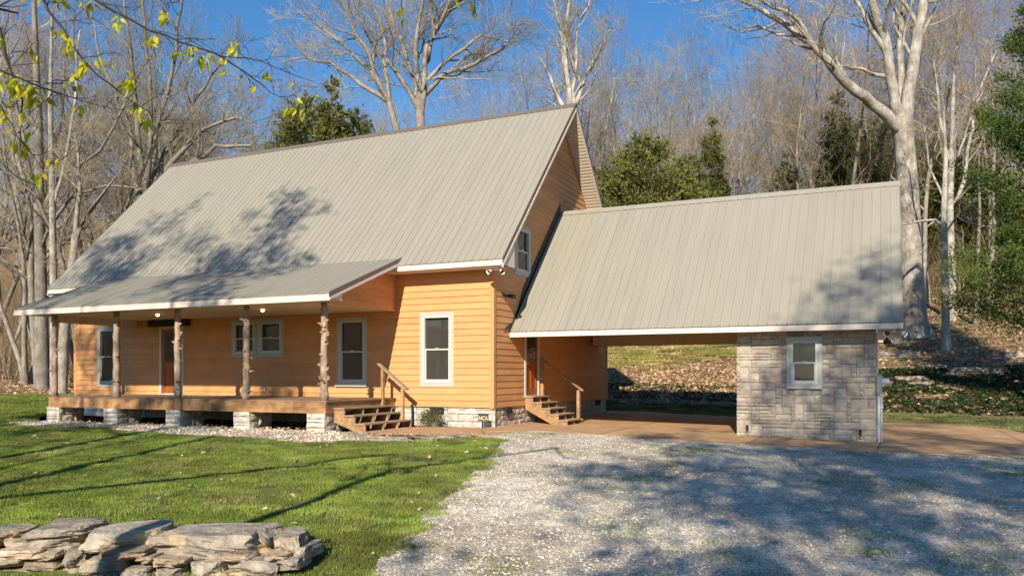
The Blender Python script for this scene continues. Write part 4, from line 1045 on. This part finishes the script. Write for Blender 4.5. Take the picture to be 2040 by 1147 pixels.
zones = [  # px lo, hi, depth lo, hi, count, kinds, top of crown lo, hi, where
 (-60, 110, 46, 62, 10, ['grey_a', 'warm_a', 'multi', 'slim', 'grey_a'], (-90, 160), 'at the far left edge'),
 (110, 330, 47, 66, 11, ['grey_a', 'multi', 'warm_a', 'slim'], (-20, 220), 'left of the house'),
 (330, 570, 56, 75, 11, ['bud', 'warm_b', 'bud', 'grey_a'], (150, 240), 'behind the left end of the ridge'),
 (570, 980, 58, 80, 11, ['warm_b', 'bud', 'slim', 'warm_a'], (130, 230), 'beyond the middle of the ridge'),
 (980, 1180, 52, 70, 9, ['pale', 'grey_b', 'slim'], (60, 200), 'behind the gable peak'),
 (1170, 1420, 52, 72, 16, ['pale', 'grey_b', 'grey_a', 'multi'], (60, 190), 'behind the cedars by the gable'),
 (1420, 1620, 50, 74, 14, ['grey_a', 'warm_a', 'pale', 'grey_b'], (50, 210), 'above the carport ridge'),
 (1600, 1830, 47, 72, 15, ['warm_a', 'warm_b', 'grey_a', 'multi'], (-10, 120), 'left of the sycamore'),
 (1830, 2090, 46, 74, 20, ['warm_a', 'warm_b', 'grey_a', 'slim'], (-60, 100), 'at the right edge')]
seed = 100
ORD = ['leftmost', 'second', 'third', 'fourth', 'fifth', 'sixth', 'seventh', 'eighth', 'ninth', 'tenth', 'eleventh']
for (a, b, d0, d1, n, kinds, tops, where) in zones:
    items = sorted([(a+(b-a)*(i+rt.random())/n, d0+(d1-d0)*rt.random(), kinds[(i*7) % len(kinds)]) for i in range(n)])
    tot = {}; cnt = {}
    for px, dpt, kd in items: tot[kd] = tot.get(kd, 0)+1
    for px, dpt, kd in items:
        c = cnt.get(kd, 0); cnt[kd] = c+1; base = LBL[kd][0]
        lab = base+' '+where if tot[kd] == 1 else ('rightmost' if c == tot[kd]-1 else ORD[c])+(' of the ' if True else '')+base+'s '+where
        sc_ = max(.45, min(1.5, fit(px, dpt, rt.uniform(*tops), HT[kd])))
        put_tree(kd, px, dpt, sc_, lab.replace('trees with', 'trees with').replace('budss', 'buds'), 'bare trees '+where, seed); seed += 1
# far wood: one mass
cw = bpy.data.collections.new('wood_protos')
for k in ('grey_a', 'warm_a', 'grey_b', 'warm_b'):
    T = Tree(hash_ := {'grey_a': 41, 'warm_a': 42, 'grey_b': 43, 'warm_b': 44}[k], kids=(0, 6, 5, 3))
    
    for st in range(2):
        wx, wy = 0, 0; pts = []
        for i in range(10): pts.append(Vector((wx, wy, -.4+1.95*i))); wx += T.r.gauss((st*2-1)*.16, .22); wy += T.r.gauss(0, .25)
        rads = [.15*(1-i/9.6) for i in range(10)]; T.add(2, pts, rads); T.kidson(pts, rads, [Vector((0, 0, 1))]*10, 8, 0, .2, 9, (.5, .95))
    gg = {}
    for d_ in T.g:
        for kk, vv in d_.items(): gg.setdefault(kk, []).extend(vv)
    cw.objects.link(bpy.data.objects.new('wood_proto', tubes_mesh('wood', gg, 'warm_twig' if 'warm' in k else 'twig')))
pos = []; scl = []
for i in range(260):
    px = rt.uniform(-250, 2300); d_ = 76+70*rt.random()**1.2
    if 420 < px < 1150 and rt.random() < .5: continue
    x, y = at(px, d_); pos.append((x, y, h(x, y))); scl.append(max(.3, min(1.1, fit(px, d_, rt.uniform(210, 330), 17))))
scatter('distant_woods', cw, pos, rz(len(pos), .05), scl, label='bare brown woods on the hill far behind the house')
# undergrowth saplings
cu = bpy.data.collections.new('sapling_protos')
for i in range(4):
    T = Tree(60+i, kids=(0, 4, 3, 0), maxl=2, minr=.005, up=.2)
    for st in range(7):
        x, y = T.r.uniform(-.9, .9), T.r.uniform(-.9, .9); T.branch((x, y, -.1), (T.r.gauss(0, .18), T.r.gauss(0, .18), 1), T.r.uniform(1.6, 4.2), T.r.uniform(.012, .03), 0)
    gg = {}
    for d_ in T.g:
        for kk, vv in d_.items(): gg.setdefault(kk, []).extend(vv)
    cu.objects.link(bpy.data.objects.new('sapling_proto', tubes_mesh('saplings', gg, 'brush_twig' if i % 2 else 'warm_twig')))
pos = []; scl = []
for i in range(2500):
    px = rt.uniform(-150, 2200); d_ = 48+45*rt.random()
    if 300 < px < 1130 and d_ < 70: continue
    if 1130 < px < 1620: d_ = 55+30*rt.random()
    x, y = at(px, d_); pos.append((x, y, h(x, y))); scl.append(rt.uniform(.6, 1.35))
scatter('undergrowth', cu, pos, rz(len(pos), .08), scl, label='tangled bare saplings and brush under the trees')

# --- named individual trees, built from their own limbs
def pts_at(lst): return [at(px, d_, py) for px, py, d_ in lst]
def own_tree(name, label, T, base, bark, twig, group=None):
    root = thing(name, label, 'tree', base, group); a, b = T.meshes(bark, twig)
    link('trunk', a, root); link('crown', b, root); return root
# great pale sycamore right of the carport
T = Tree(301, kids=(0, 7, 8, 6), up=.06, minr=.010); D0 = 41
bx_, by_ = at(1828, D0); bz = h(bx_, by_)
T.add(0, [Vector((bx_, by_, bz-.5)), Vector((bx_, by_, bz+.15)), at(1822, D0, 640), at(1815, D0, 520), at(1810, D0, 400), at(1803, D0, 300), at(1798, D0, 235)], [.86, .74, .62, .56, .54, .50, .46])
s_ = D0/1600
T.limb(pts_at([(1800, 262, D0), (1752, 218, 40.5), (1705, 182, 40), (1655, 130, 39.6), (1620, 88, 39.5), (1560, 45, 39.5), (1480, 2, 39.5), (1400, -30, 39)]), [.34, .28, .25, .21, .18, .14, .10, .05], k=11, t0=.3, L=8)
T.limb(pts_at([(1625, 92, 39.5), (1590, 40, 39.2), (1540, 15, 38.5), (1470, -25, 38)]), [.13, .10, .08, .04], k=7, L=5)
T.limb(pts_at([(1798, 250, D0), (1780, 180, D0), (1768, 100, D0), (1745, 30, 41), (1730, -60, 41), (1700, -160, 41)]), [.30, .26, .24, .21, .17, .08], k=8, L=8)
T.limb(pts_at([(1802, 250, D0), (1812, 170, D0), (1826, 90, 41.2), (1838, 20, 41.5), (1850, -80, 42), (1890, -200, 42)]), [.34, .31, .28, .25, .18, .08], k=8, L=8)
T.limb(pts_at([(1798, 230, 41.4), (1794, 120, 41.6), (1797, 40, 42), (1800, -80, 42.4)]), [.2, .17, .14, .06], k=6, L=7)
T.limb(pts_at([(1770, 110, D0), (1735, 60, 41), (1705, 0, 41.5), (1660, -60, 42)]), [.15, .12, .09, .05], k=6, L=5)
own_tree('sycamore_tree', 'great pale-barked sycamore rising right of the carport roof', T, (bx_, by_, bz), 'pale_bark', 'twig')
# slim pair at the right
T = Tree(302, kids=(0, 7, 7, 5), up=.05, minr=.008); D0 = 37.5; x, y = at(1885, D0); bz = h(x, y)
T.add(0, [Vector((x, y, bz-.4)), Vector((x, y, bz+.1)), at(1884, D0, 640), at(1882, D0, 520), at(1880, D0, 420), at(1884, D0, 320), at(1880, D0, 220)], [.34, .24, .18, .16, .13, .10, .05])
T.limb(pts_at([(1881, 450, D0), (1862, 438, D0), (1835, 440, 37), (1795, 448, 36.6), (1765, 455, 36)]), [.08, .07, .06, .045, .02], k=4, L=2.5)
T.limb(pts_at([(1884, 350, D0), (1910, 310, 37), (1925, 260, 37), (1960, 180, 37)]), [.08, .07, .05, .03], k=6, L=4)
T.limb(pts_at([(1881, 470, D0), (1905, 430, 37), (1950, 450, 36), (1985, 450, 36)]), [.05, .04, .03, .015], k=5, L=2.5)
T.limb(pts_at([(1882, 400, D0), (1850, 330, 38), (1840, 250, 38)]), [.07, .05, .03], k=6, L=4)
own_tree('deciduous_tree', 'slim pale tree with an arching low limb right of the sycamore', T, (x, y, bz), 'pale_bark', 'twig')
T = Tree(303, kids=(0, 7, 7, 5), up=.05); D0 = 44; x, y = at(1898, D0); bz = h(x, y)
T.add(0, [Vector((x, y, bz-.4)), Vector((x, y, bz+.1)), at(1896, D0, 560), at(1892, D0, 420), at(1896, D0, 300), at(1900, D0, 150)], [.4, .27, .22, .19, .15, .08])
T.limb(pts_at([(1893, 420, D0), (1925, 330, D0), (1940, 220, D0), (1985, 100, D0)]), [.12, .1, .07, .04], k=9, L=6)
T.limb(pts_at([(1895, 330, D0), (1870, 230, D0), (1860, 120, D0)]), [.12, .09, .05], k=8, L=6)
own_tree('deciduous_tree', 'slim grey tree standing just behind the arching one', T, (x, y, bz), 'pale_bark', 'twig')
T = Tree(304, kids=(0, 5, 4, 3), up=.05); D0 = 42; x, y = at(1943, D0); bz = h(x, y)
T.add(0, [Vector((x, y, bz-.4)), Vector((x, y, bz+.1)), at(1945, D0, 560), at(1952, D0, 430), at(1950, D0, 300)], [.22, .15, .11, .08, .04])
T.limb(pts_at([(1945, 560, D0), (1920, 500, D0), (1915, 450, D0)]), [.05, .04, .02], k=5, L=3)
own_tree('deciduous_tree', 'thin young tree between the slim pair and the dark evergreen', T, (x, y, bz), 'bark', 'warm_twig')
# left group of trunks
T = Tree(305, kids=(0, 9, 8, 6), up=.08); D0 = 45; x, y = at(84, D0); bz = h(x, y)
T.add(0, [Vector((x, y, bz-.4)), Vector((x, y, bz+.2)), at(82, D0, 600), at(78, D0, 400), at(76, D0, 250), at(70, D0, 80), at(66, D0, -60)], [.58, .40, .33, .27, .22, .16, .08])
T.limb(pts_at([(78, 420, D0), (120, 350, D0), (200, 300, 44), (280, 160, 44)]), [.12, .10, .08, .04], k=8, L=6)
T.limb(pts_at([(76, 260, D0), (40, 200, D0), (0, 100, D0), (-40, 0, D0)]), [.12, .10, .08, .04], k=8, L=6)
T.limb(pts_at([(80, 500, D0), (140, 395, 44), (210, 370, 43), (300, 380, 42)]), [.1, .09, .07, .03], k=6, L=4)
own_tree('deciduous_tree', 'thick grey trunk left of the porch with a long level limb', T, (x, y, bz), 'bark', 'twig')
T = Tree(306, kids=(0, 9, 8, 6), up=.08); D0 = 43; x, y = at(108, D0); bz = h(x, y)
T.add(0, [Vector((x, y, bz-.4)), Vector((x, y, bz+.2)), at(107, D0, 600), at(104, D0, 400), at(100, D0, 200), at(104, D0, 20)], [.32, .22, .19, .16, .12, .06])
T.limb(pts_at([(104, 420, D0), (130, 320, D0), (150, 200, D0), (160, 60, D0)]), [.1, .09, .07, .04], k=8, L=5)
own_tree('deciduous_tree', 'pale slim trunk directly behind the left porch post', T, (x, y, bz), 'pale_bark', 'twig')
T = Tree(307, kids=(0, 9, 8, 6), up=.04); D0 = 42; x, y = at(122, D0); bz = h(x, y)
T.add(0, [Vector((x, y, bz-.4)), Vector((x, y, bz+.2)), at(128, D0, 660), at(138, D0, 590), at(150, D0, 470), at(180, D0, 420), at(240, D0, 340)], [.42, .30, .26, .23, .18, .11, .02])
T.limb(pts_at([(150, 480, D0), (160, 380, D0), (150, 270, D0)]), [.14, .1, .05], k=8, L=5)
T.limb(pts_at([(136, 600, D0), (185, 555, D0), (225, 490, D0)]), [.10, .06, .015], k=8, L=5)
own_tree('deciduous_tree', 'dark leaning forked tree beside the left corner of the house', T, (x, y, bz), 'bark', 'twig')
# multi-stem tree behind the left roof slope
T = Tree(308, kids=(0, 9, 8, 6), up=.09); D0 = 47; x, y = at(288, D0); bz = h(x, y)
T.add(0, [Vector((x, y, bz-.4)), Vector((x, y, bz+.2)), at(286, D0, 560), at(290, D0, 400)], [.75, .55, .48, .42])
for L_ in ([(288, 420), (278, 300), (268, 180), (255, 60), (245, -40)], [(292, 400), (300, 290), (298, 150), (285, 20), (280, -60)], [(292, 400), (310, 260), (345, 130), (360, 20), (370, -60)],
           [(294, 410), (330, 300), (380, 220), (420, 150), (470, 100)], [(296, 400), (345, 320), (400, 260), (470, 235), (520, 255)], [(290, 420), (265, 330), (258, 250), (200, 120), (180, 20)], [(300, 390), (360, 350), (430, 290), (500, 290)]):
    T.limb(pts_at([(a, b, D0+(i*.4 if L_[0][0] % 4 else -i*.5)) for i, (a, b) in enumerate(L_)]), [.19, .15, .11, .075, .035][:len(L_)], k=11, t0=.15, L=7)
own_tree('deciduous_tree', 'many-limbed bare tree fanning out above the left roof slope', T, (x, y, bz), 'bark', 'twig')
# wide tree behind the ridge
T = Tree(309, kids=(0, 9, 8, 6), up=.07); D0 = 45; x, y = at(845, D0); bz = h(x, y)
T.add(0, [Vector((x, y, bz-.4)), Vector((x, y, bz+.3)), at(842, D0, 420), at(838, D0, 250), at(836, D0, 190)], [.6, .42, .34, .27, .23])
for L_ in ([(838, 240), (815, 130), (790, 60), (760, -30)], [(837, 230), (828, 120), (835, 40), (850, -60)], [(838, 250), (850, 160), (905, 110), (960, 70), (1025, 85)], [(845, 190), (880, 150), (950, 125), (1010, 90)],
           [(836, 220), (800, 160), (770, 120), (730, 70), (715, 0)], [(840, 150), (870, 60), (900, 10), (950, -30)], [(838, 200), (850, 90), (880, 40), (905, -20)]):
    T.limb(pts_at([(a, b, D0+(i*.6 if L_[1][0] % 2 else -i*.5)) for i, (a, b) in enumerate(L_)]), [.17, .13, .095, .065, .035][:len(L_)], k=10, t0=.15, L=6.5)
own_tree('deciduous_tree', 'wide bare tree rising behind the middle of the main ridge', T, (x, y, bz), 'bark', 'twig')
T = Tree(310, kids=(0, 9, 8, 6), up=.07); D0 = 43.5; x, y = at(800, D0); bz = h(x, y)
T.add(0, [Vector((x, y, bz-.4)), Vector((x, y, bz+.3)), at(800, D0, 400), at(790, D0, 258), at(775, D0, 205)], [.5, .34, .27, .2, .17])
for L_ in ([(778, 215), (740, 140), (690, 95), (640, 55), (590, 20)], [(776, 205), (735, 110), (700, 50), (670, -20)], [(775, 205), (766, 120), (760, 50), (720, -20)], [(770, 200), (720, 170), (660, 125), (600, 115), (560, 125)]):
    T.limb(pts_at([(a, b, D0-(i*.6 if L_[1][0] % 2 else -i*.5)) for i, (a, b) in enumerate(L_)]), [.14, .11, .08, .055, .03][:len(L_)], k=10, t0=.15, L=5.5)
own_tree('deciduous_tree', 'dark-stemmed bare tree leaning left behind the main ridge', T, (x, y, bz), 'bark', 'twig')
T = Tree(311, kids=(0, 9, 8, 6), up=.12); D0 = 46; x, y = at(1135, D0); bz = h(x, y)
T.add(0, [Vector((x, y, bz-.4)), Vector((x, y, bz+.3)), at(1135, D0, 400), at(1136, D0, 230)], [.5, .36, .3, .24])
for L_ in ([(1136, 240), (1128, 150), (1118, 60), (1100, -20)], [(1137, 240), (1145, 150), (1150, 60), (1180, -20)], [(1136, 220), (1125, 100), (1135, 0)], [(1137, 240), (1160, 170), (1190, 110), (1215, 60)], [(1136, 240), (1110, 190), (1085, 130)]):
    T.limb(pts_at([(a, b, D0+i*.4) for i, (a, b) in enumerate(L_)]), [.16, .12, .08, .05][:len(L_)], k=9, t0=.15, L=4.5)
own_tree('deciduous_tree', 'narrow upright bare tree directly behind the gable peak', T, (x, y, bz), 'pale_bark', 'twig')

# --- evergreens
def cedar_mesh(seed, H, Wd, n, m, leafs=.09, nb=120, low=.04, sharp=.62, rise=.45, fat=1.25):
    """trunk with many boughs; each bough carries tapering sprays that point outward and up"""
    r = np.random.RandomState(seed)
    bz_ = low*H+(H*.99-low*H)*np.sort(r.rand(nb))**.9
    prof = np.clip(1-bz_/H, 0, 1)**sharp*np.clip(.55+bz_/(.3*H), 0, 1)*(.55+.6*r.rand(nb)); az = np.arange(nb)*2.4+r.normal(0, .4, nb); BL_ = Wd*prof+.15
    k = r.choice(nb, n, p=BL_**1.5/np.sum(BL_**1.5)); t = .12+.88*r.rand(n)**.65
    out = np.column_stack([np.cos(az), np.sin(az), np.zeros(nb)])[k]
    ax = out*(BL_[k]*t)[:, None]; ax[:, 2] = bz_[k]-.25*BL_[k]+rise*BL_[k]*t**1.6
    wid = fat*(.10+.26*BL_[k])*np.sqrt(np.clip(1.15-t, 0, 1))
    ph = np.sin(t*23+k)*.5+1; off = r.normal(0, 1, (n, 3))*np.column_stack([wid, wid, wid*.42+.03])*.62*ph[:, None]
    P = ax+off; P[:, 2] = np.maximum(P[:, 2], .08)
    d = out*.8+off/(wid[:, None]+.01)*.5+np.array([0, 0, .45])+r.normal(0, .7, (n, 3)); d /= np.linalg.norm(d, axis=1)[:, None]
    s_ = np.cross(d, r.normal(0, 1, (n, 3))); s_ /= np.linalg.norm(s_, axis=1)[:, None]
    L = leafs*(.5+1.0*r.rand(n))[:, None]
    V_ = np.stack([P-d*L, P+s_*L*.36, P+d*L*1.1, P-s_*L*.36], 1).reshape(-1, 3); F_ = np.arange(n*4).reshape(-1, 4)
    me = bpy.data.meshes.new('crown'); me.vertices.add(len(V_)); me.vertices.foreach_set('co', V_.astype(np.float32).ravel())
    me.loops.add(F_.size); me.loops.foreach_set('vertex_index', F_.astype(np.int32).ravel())
    me.polygons.add(n); me.polygons.foreach_set('loop_start', np.arange(0, F_.size, 4, dtype=np.int32)); me.polygons.foreach_set('loop_total', np.full(n, 4, np.int32))
    me.materials.append(M[m]); me.update(calc_edges=True)
    T = Tree(seed, maxl=1, kids=(0, 0)); T.add(0, [(0, 0, -.4), (0, 0, H*.3), (0.05, 0, H*.6), (0, .05, H*.93)], [.22, .16, .10, .02])
    for i in range(nb):
        q = [(math.cos(az[i])*BL_[i]*u, math.sin(az[i])*BL_[i]*u, max(.1, bz_[i]-.25*BL_[i]+rise*BL_[i]*u**1.6)) for u in (0, .5, .95)]; T.add(0, q, [.04, .025, .008])
    return tubes_mesh('trunk', T.g[0], 'bark'), me
CM = [cedar_mesh(1, 10, 3.7, 60000, 'evergreen', nb=150, sharp=.45), cedar_mesh(2, 10, 2.2, 38000, 'evergreen', nb=110, sharp=.8), cedar_mesh(3, 10, 3.3, 46000, 'evergreen', nb=120, sharp=.5)]
DM = cedar_mesh(5, 15, 4.6, 120000, 'dark_evergreen', .062, nb=105, low=.26, sharp=.35, rise=.3, fat=1.15)
def put_cedar(i, px, dpt, top, label, wf=1.0):
    x, y = at(px, dpt); root = thing('cedar_tree', label, 'tree', (x, y, h(x, y)), 'cedars behind the house')
    a = random.Random(px).uniform(0, 6); sz = fit(px, dpt, top, 10); s = sz**.5*1.05*wf
    for nm, q in zip(('trunk', 'crown'), CM[i]): link(nm, q, root, (x, y, h(x, y)), (s, s, sz), (0, 0, a))
put_cedar(0, 1285, 46, 268, 'wide bright green cedar just right of the gable end', .92)
put_cedar(2, 1362, 48, 305, 'rounded green cedar above the carport ridge, left of centre', .9)
put_cedar(1, 1420, 50, 228, 'tall thin pointed cedar behind the rounded one above the carport', .8)
put_cedar(2, 1225, 49, 330, 'low cedar half hidden behind the gable end')
put_cedar(1, 1570, 54, 300, 'small cedar above the carport ridge, right of centre')
put_cedar(1, 1668, 52, 180, 'tall olive cedar behind the long sycamore limb')
put_cedar(0, 1725, 54, 235, 'broad cedar between the limb and the sycamore trunk')
put_cedar(1, 662, 54, 152, 'tallest pointed cedar above the left half of the main ridge')
put_cedar(0, 610, 56, 195, 'broad dark cedar left of the pointed ridge cedar', .8)
put_cedar(2, 715, 58, 215, 'cedar right of the pointed ridge cedar', .8)
put_cedar(2, 565, 60, 232, 'lowest cedar left of the ridge cedars', .8)
put_cedar(0, 1862, 56, 270, 'cedar seen between the slim trees')
put_cedar(1, 1955, 52, 200, 'cedar behind the thin young tree at the right')
x, y = at(2100, 27)
root = thing('evergreen_tree', 'large dark evergreen hanging into the right edge', 'tree', (x, y, h(x, y)))
for nm, q in zip(('trunk', 'crown'), DM): link(nm, q, root, (x, y, h(x, y)), (.70, .70, 1.0))
# small spreading shrub behind the slab
# ------------------------------------------------------------------ NEAR TREE (left, out of frame) with branches of young leaves
T = Tree(401, kids=(0, 5, 4, 3), up=.0, wander=.12, minr=.004, ang=(.4, .8))
tx, ty = -1.2, -20.4; tz = h(tx, ty)
T.add(0, [Vector((tx, ty, tz-.3)), Vector((tx, ty, tz+.3)), Vector((tx+.1, ty+.1, tz+3)), Vector((tx, ty+.2, tz+6)), Vector((tx-.2, ty, tz+10))], [.34, .25, .2, .17, .1])
LV = []
def spray(lst, r0, k, L, seed_):
    P_ = pts_at(lst); T.limb(P_, [r0*(1-.8*i/(len(P_)-1)) for i in range(len(P_))], k=k, t0=.1, L=L, lvl=1)
    rr2 = random.Random(seed_)
    for i in range(len(P_)-1):
        for j in range(7): LV.append(P_[i].lerp(P_[i+1], rr2.random()))
T.limb([(tx, ty, tz+4.5), at(-300, 6.5, 20), at(-80, 6.8, -60), at(120, 7, -40)], [.09, .07, .05, .03], k=3, L=1.5, lvl=1)
spray([(120, -40, 7.0), (190, 0, 7.0), (300, 62, 7.1), (385, 92, 7.2), (440, 112, 7.3), (520, 122, 7.5), (625, 163, 7.7)], .014, 7, .8, 1)
spray([(440, 112, 7.3), (490, 145, 7.4), (540, 185, 7.5), (605, 215, 7.6)], .010, 4, .5, 2)
spray([(60, -60, 6.8), (95, 20, 6.8), (135, 75, 6.8), (175, 130, 6.8), (240, 185, 6.9), (300, 225, 7.0)], .016, 6, .7, 3)
spray([(-60, -40, 6.4), (0, 60, 6.4), (20, 140, 6.4), (45, 200, 6.4), (40, 300, 6.4)], .02, 6, .7, 4)
spray([(-80, 120, 6.2), (0, 140, 6.2), (60, 165, 6.3), (160, 200, 6.5), (250, 220, 6.8)], .012, 6, .6, 5)
spray([(-20, 180, 6.3), (10, 230, 6.3), (50, 290, 6.3), (90, 345, 6.3)], .010, 4, .5, 6)
spray([(300, -60, 7.4), (320, 0, 7.4), (345, 30, 7.4)], .008, 3, .4, 7)
near = own_tree('young_leafed_tree', 'near tree with dark twigs and yellow-green leaves hanging in at the top left', T, (tx, ty, tz), 'dark_twig', 'dark_twig')
rl = random.Random(77); tips = [Vector(q[0][-1]) for q in sum(T.g[1].values(), [])]; rl.shuffle(tips)
LM = []
for i in range(5):
    r_ = random.Random(i); L_ = .042; v = [(0, 0, 0), (-L_*.42, .006, -L_*.7), (0, .012, -L_*.6), (L_*.42, .006, -L_*.7), (0, -.006, -L_*2.1), (-L_*.3, .0, -L_*1.4), (L_*.3, 0, -L_*1.4)]
    LM.append(mesh('leaf', v, [(0, 1, 2), (0, 2, 3), (1, 5, 4, 2), (2, 4, 6, 3)], 'young_leaf'))
src = LV + tips[:90]
def vis(p):
    d = p-CAM; s, c = math.sin(YAW), math.cos(YAW); D_ = -d.x*s+d.y*c; return D_ > 1 and -60 < 1020+1600*(d.x*c+d.y*s)/D_ < 700 and -60 < 748-1600*d.z/D_ < 420
src = [p for p in src if vis(p)]
pxf = lambda p: 1020+1600*((p-CAM).x*math.cos(YAW)+(p-CAM).y*math.sin(YAW))/(-(p-CAM).x*math.sin(YAW)+(p-CAM).y*math.cos(YAW))
lf_ = [p for p in src if pxf(p) < 210]; rg_ = [p for p in src if pxf(p) >= 210]
cl = [rl.choice(lf_) for _ in range(48)]+rl.sample(rg_, min(len(rg_), 40))
cnt = 0
for c in cl:
    for j in range(rl.choice([2, 3, 4, 6])):
        if cnt >= 298: break
        p = c+Vector((rl.gauss(0, .028), rl.gauss(0, .028), rl.uniform(-.10, .01)))
        link('leaf', LM[rl.randrange(5)], near, p, [rl.uniform(.7, 1.5)]*3, (rl.uniform(-.8, .8), rl.uniform(-.8, .8), rl.uniform(0, 6.28))); cnt += 1
# two hanging sprigs at the top middle
T = Tree(402, kids=(0, 3, 2), maxl=1, up=-.1, minr=.003)
T.add(0, [Vector((4.0, -19.5, h(4, -19.5)-.3)), Vector((4.0, -19.5, 3)), Vector((4.4, -19.0, 6.5))], [.16, .12, .08])
T.limb([(4.4, -19.0, 6.5), at(600, 5.5, -700), at(800, 6.5, -140), at(950, 6.5, -50)], [.05, .04, .02, .01], k=0, L=.5, lvl=1)
T.limb([at(800, 6.5, -140), at(802, 6.5, -20), at(800, 6.5, 15)], [.006, .004, .003], k=0, lvl=1)
T.limb([at(950, 6.5, -50), at(945, 6.5, 5), at(948, 6.5, 30)], [.006, .004, .003], k=0, lvl=1)
T.add(2, [at(950, 6.5, -50), at(910, 6.5, -20), at(905, 6.5, 0)], [.004, .003, .002])
nt2 = own_tree('young_leafed_tree', 'sparse hanging sprigs of yellow-green leaves at the top centre', T, (4.0, -19.5, h(4, -19.5)), 'dark_twig', 'dark_twig')
for (px, py) in ((800, 12), (796, 20), (803, 38), (797, 5), (905, -2), (909, 4), (940, 2), (947, 14), (950, 28), (944, 8)):
    link('leaf', LM[rl.randrange(5)], nt2, at(px, 6.5, py), [rl.uniform(.7, 1.1)]*3, (rl.uniform(-.5, .5), rl.uniform(-.5, .5), rl.uniform(0, 6.28)))

# ------------------------------------------------------------------ trees beyond the camera that shade the yard
def leafy(seed, H, r0, n, m='evergreen', dens=1.0, spread=.4, size=.16, clear=.35):
    T = Tree(seed, kids=(0, 6, 5, 3), up=.08); r = T.r; d = Vector((r.gauss(0, .04), r.gauss(0, .04), 1)).normalized(); pts = [Vector((0, 0, -.4))]; dirs = [d.copy()]
    for i in range(9): d = (d+Vector((r.gauss(0, .05), r.gauss(0, .05), .06))).normalized(); pts.append(pts[-1]+d*H/9); dirs.append(d.copy())
    rads = [max(.03, r0*(1-i/9.4)) for i in range(10)]; T.add(0, pts, rads); T.kidson(pts, rads, dirs, H*spread, 0, clear, 12, (.55, 1))
    rs_ = np.random.RandomState(seed); br = np.array([q[0][-1] for q in T.g[1].get((5, 4), []) + T.g[1].get((5, 5), []) + T.g[1].get((5, 3), []) + T.g[1].get((4, 3), [])])
    k = rs_.randint(0, len(br), n); P_ = br[k]+rs_.normal(0, .28, (n, 3)); dd = rs_.normal(0, 1, (n, 3)); dd /= np.linalg.norm(dd, axis=1)[:, None]; ss = np.cross(dd, rs_.normal(0, 1, (n, 3))); ss /= np.linalg.norm(ss, axis=1)[:, None]
    V_ = np.stack([P_-dd*size, P_+ss*size*.6, P_+dd*size, P_-ss*size*.6], 1).reshape(-1, 3); lm = mesh('leaves', [tuple(q) for q in V_], [tuple(range(i*4, i*4+4)) for i in range(n)], m)
    a, b = T.meshes('bark', 'twig'); return a, b, lm
LT = [leafy(501, 20, .30, 4200, size=.13, spread=.36), leafy(502, 17, .26, 4200, size=.13, spread=.38), leafy(503, 21, .30, 5600, size=.10, spread=.26, clear=.55)]
def put_leafy(i, x, y, s, label):
    root = thing('shade_tree', label, 'tree', (x, y, h(x, y)), 'trees behind the viewpoint')
    for nm, me in zip(('trunk', 'crown', 'leaves'), LT[i]): link(nm, me, root, (x, y, h(x, y)), (s, s, s), (0, 0, x*1.7))
put_leafy(0, 14.6, -30, .88, 'leafing tree behind the drive that dapples the gravel')
put_leafy(1, 18.0, -27, .9, 'leafing tree right behind the drive')
put_leafy(0, 22, -33, .9, 'tall leafing tree at the far right of the drive')
put_leafy(1, 16.5, -37, 1.25, 'leafing tree in the second row behind the drive')
put_leafy(2, -3.4, -24, 1.02, 'tall tree with a high leafy crown behind the lawn')
put_leafy(2, -8.5, -26, 1.02, 'second tall tree with a high leafy crown behind the lawn')
put_leafy(2, 17.0, -31, 1.08, 'third tall tree with a high leafy crown, behind the drive')
def put_bare(kind, x, y, s, label, ang=0):
    root = thing('deciduous_tree', label, 'tree', (x, y, h(x, y)), 'trees behind the viewpoint')
    for nm, me in zip(('trunk', 'crown'), PR_[kind]): link(nm, me, root, (x, y, h(x, y)), (s, s, s), (0, 0, ang))
put_bare('multi', -12.0, -26, 1.1, 'three-stemmed bare tree far left behind the lawn', 2)
put_bare('grey_b', 1.5, -31, 1.1, 'tall bare tree behind the lawn near the drive', 3)
put_bare('warm_a', 15.8, -25, .85, 'brown bare tree close behind the drive', 5)
put_bare('grey_a', 19.5, -30, 1.0, 'bare grey tree behind the right of the drive', 2)
put_bare('grey_a', -20, -22, 1.0, 'bare tree at the far left of the lawn', 5)
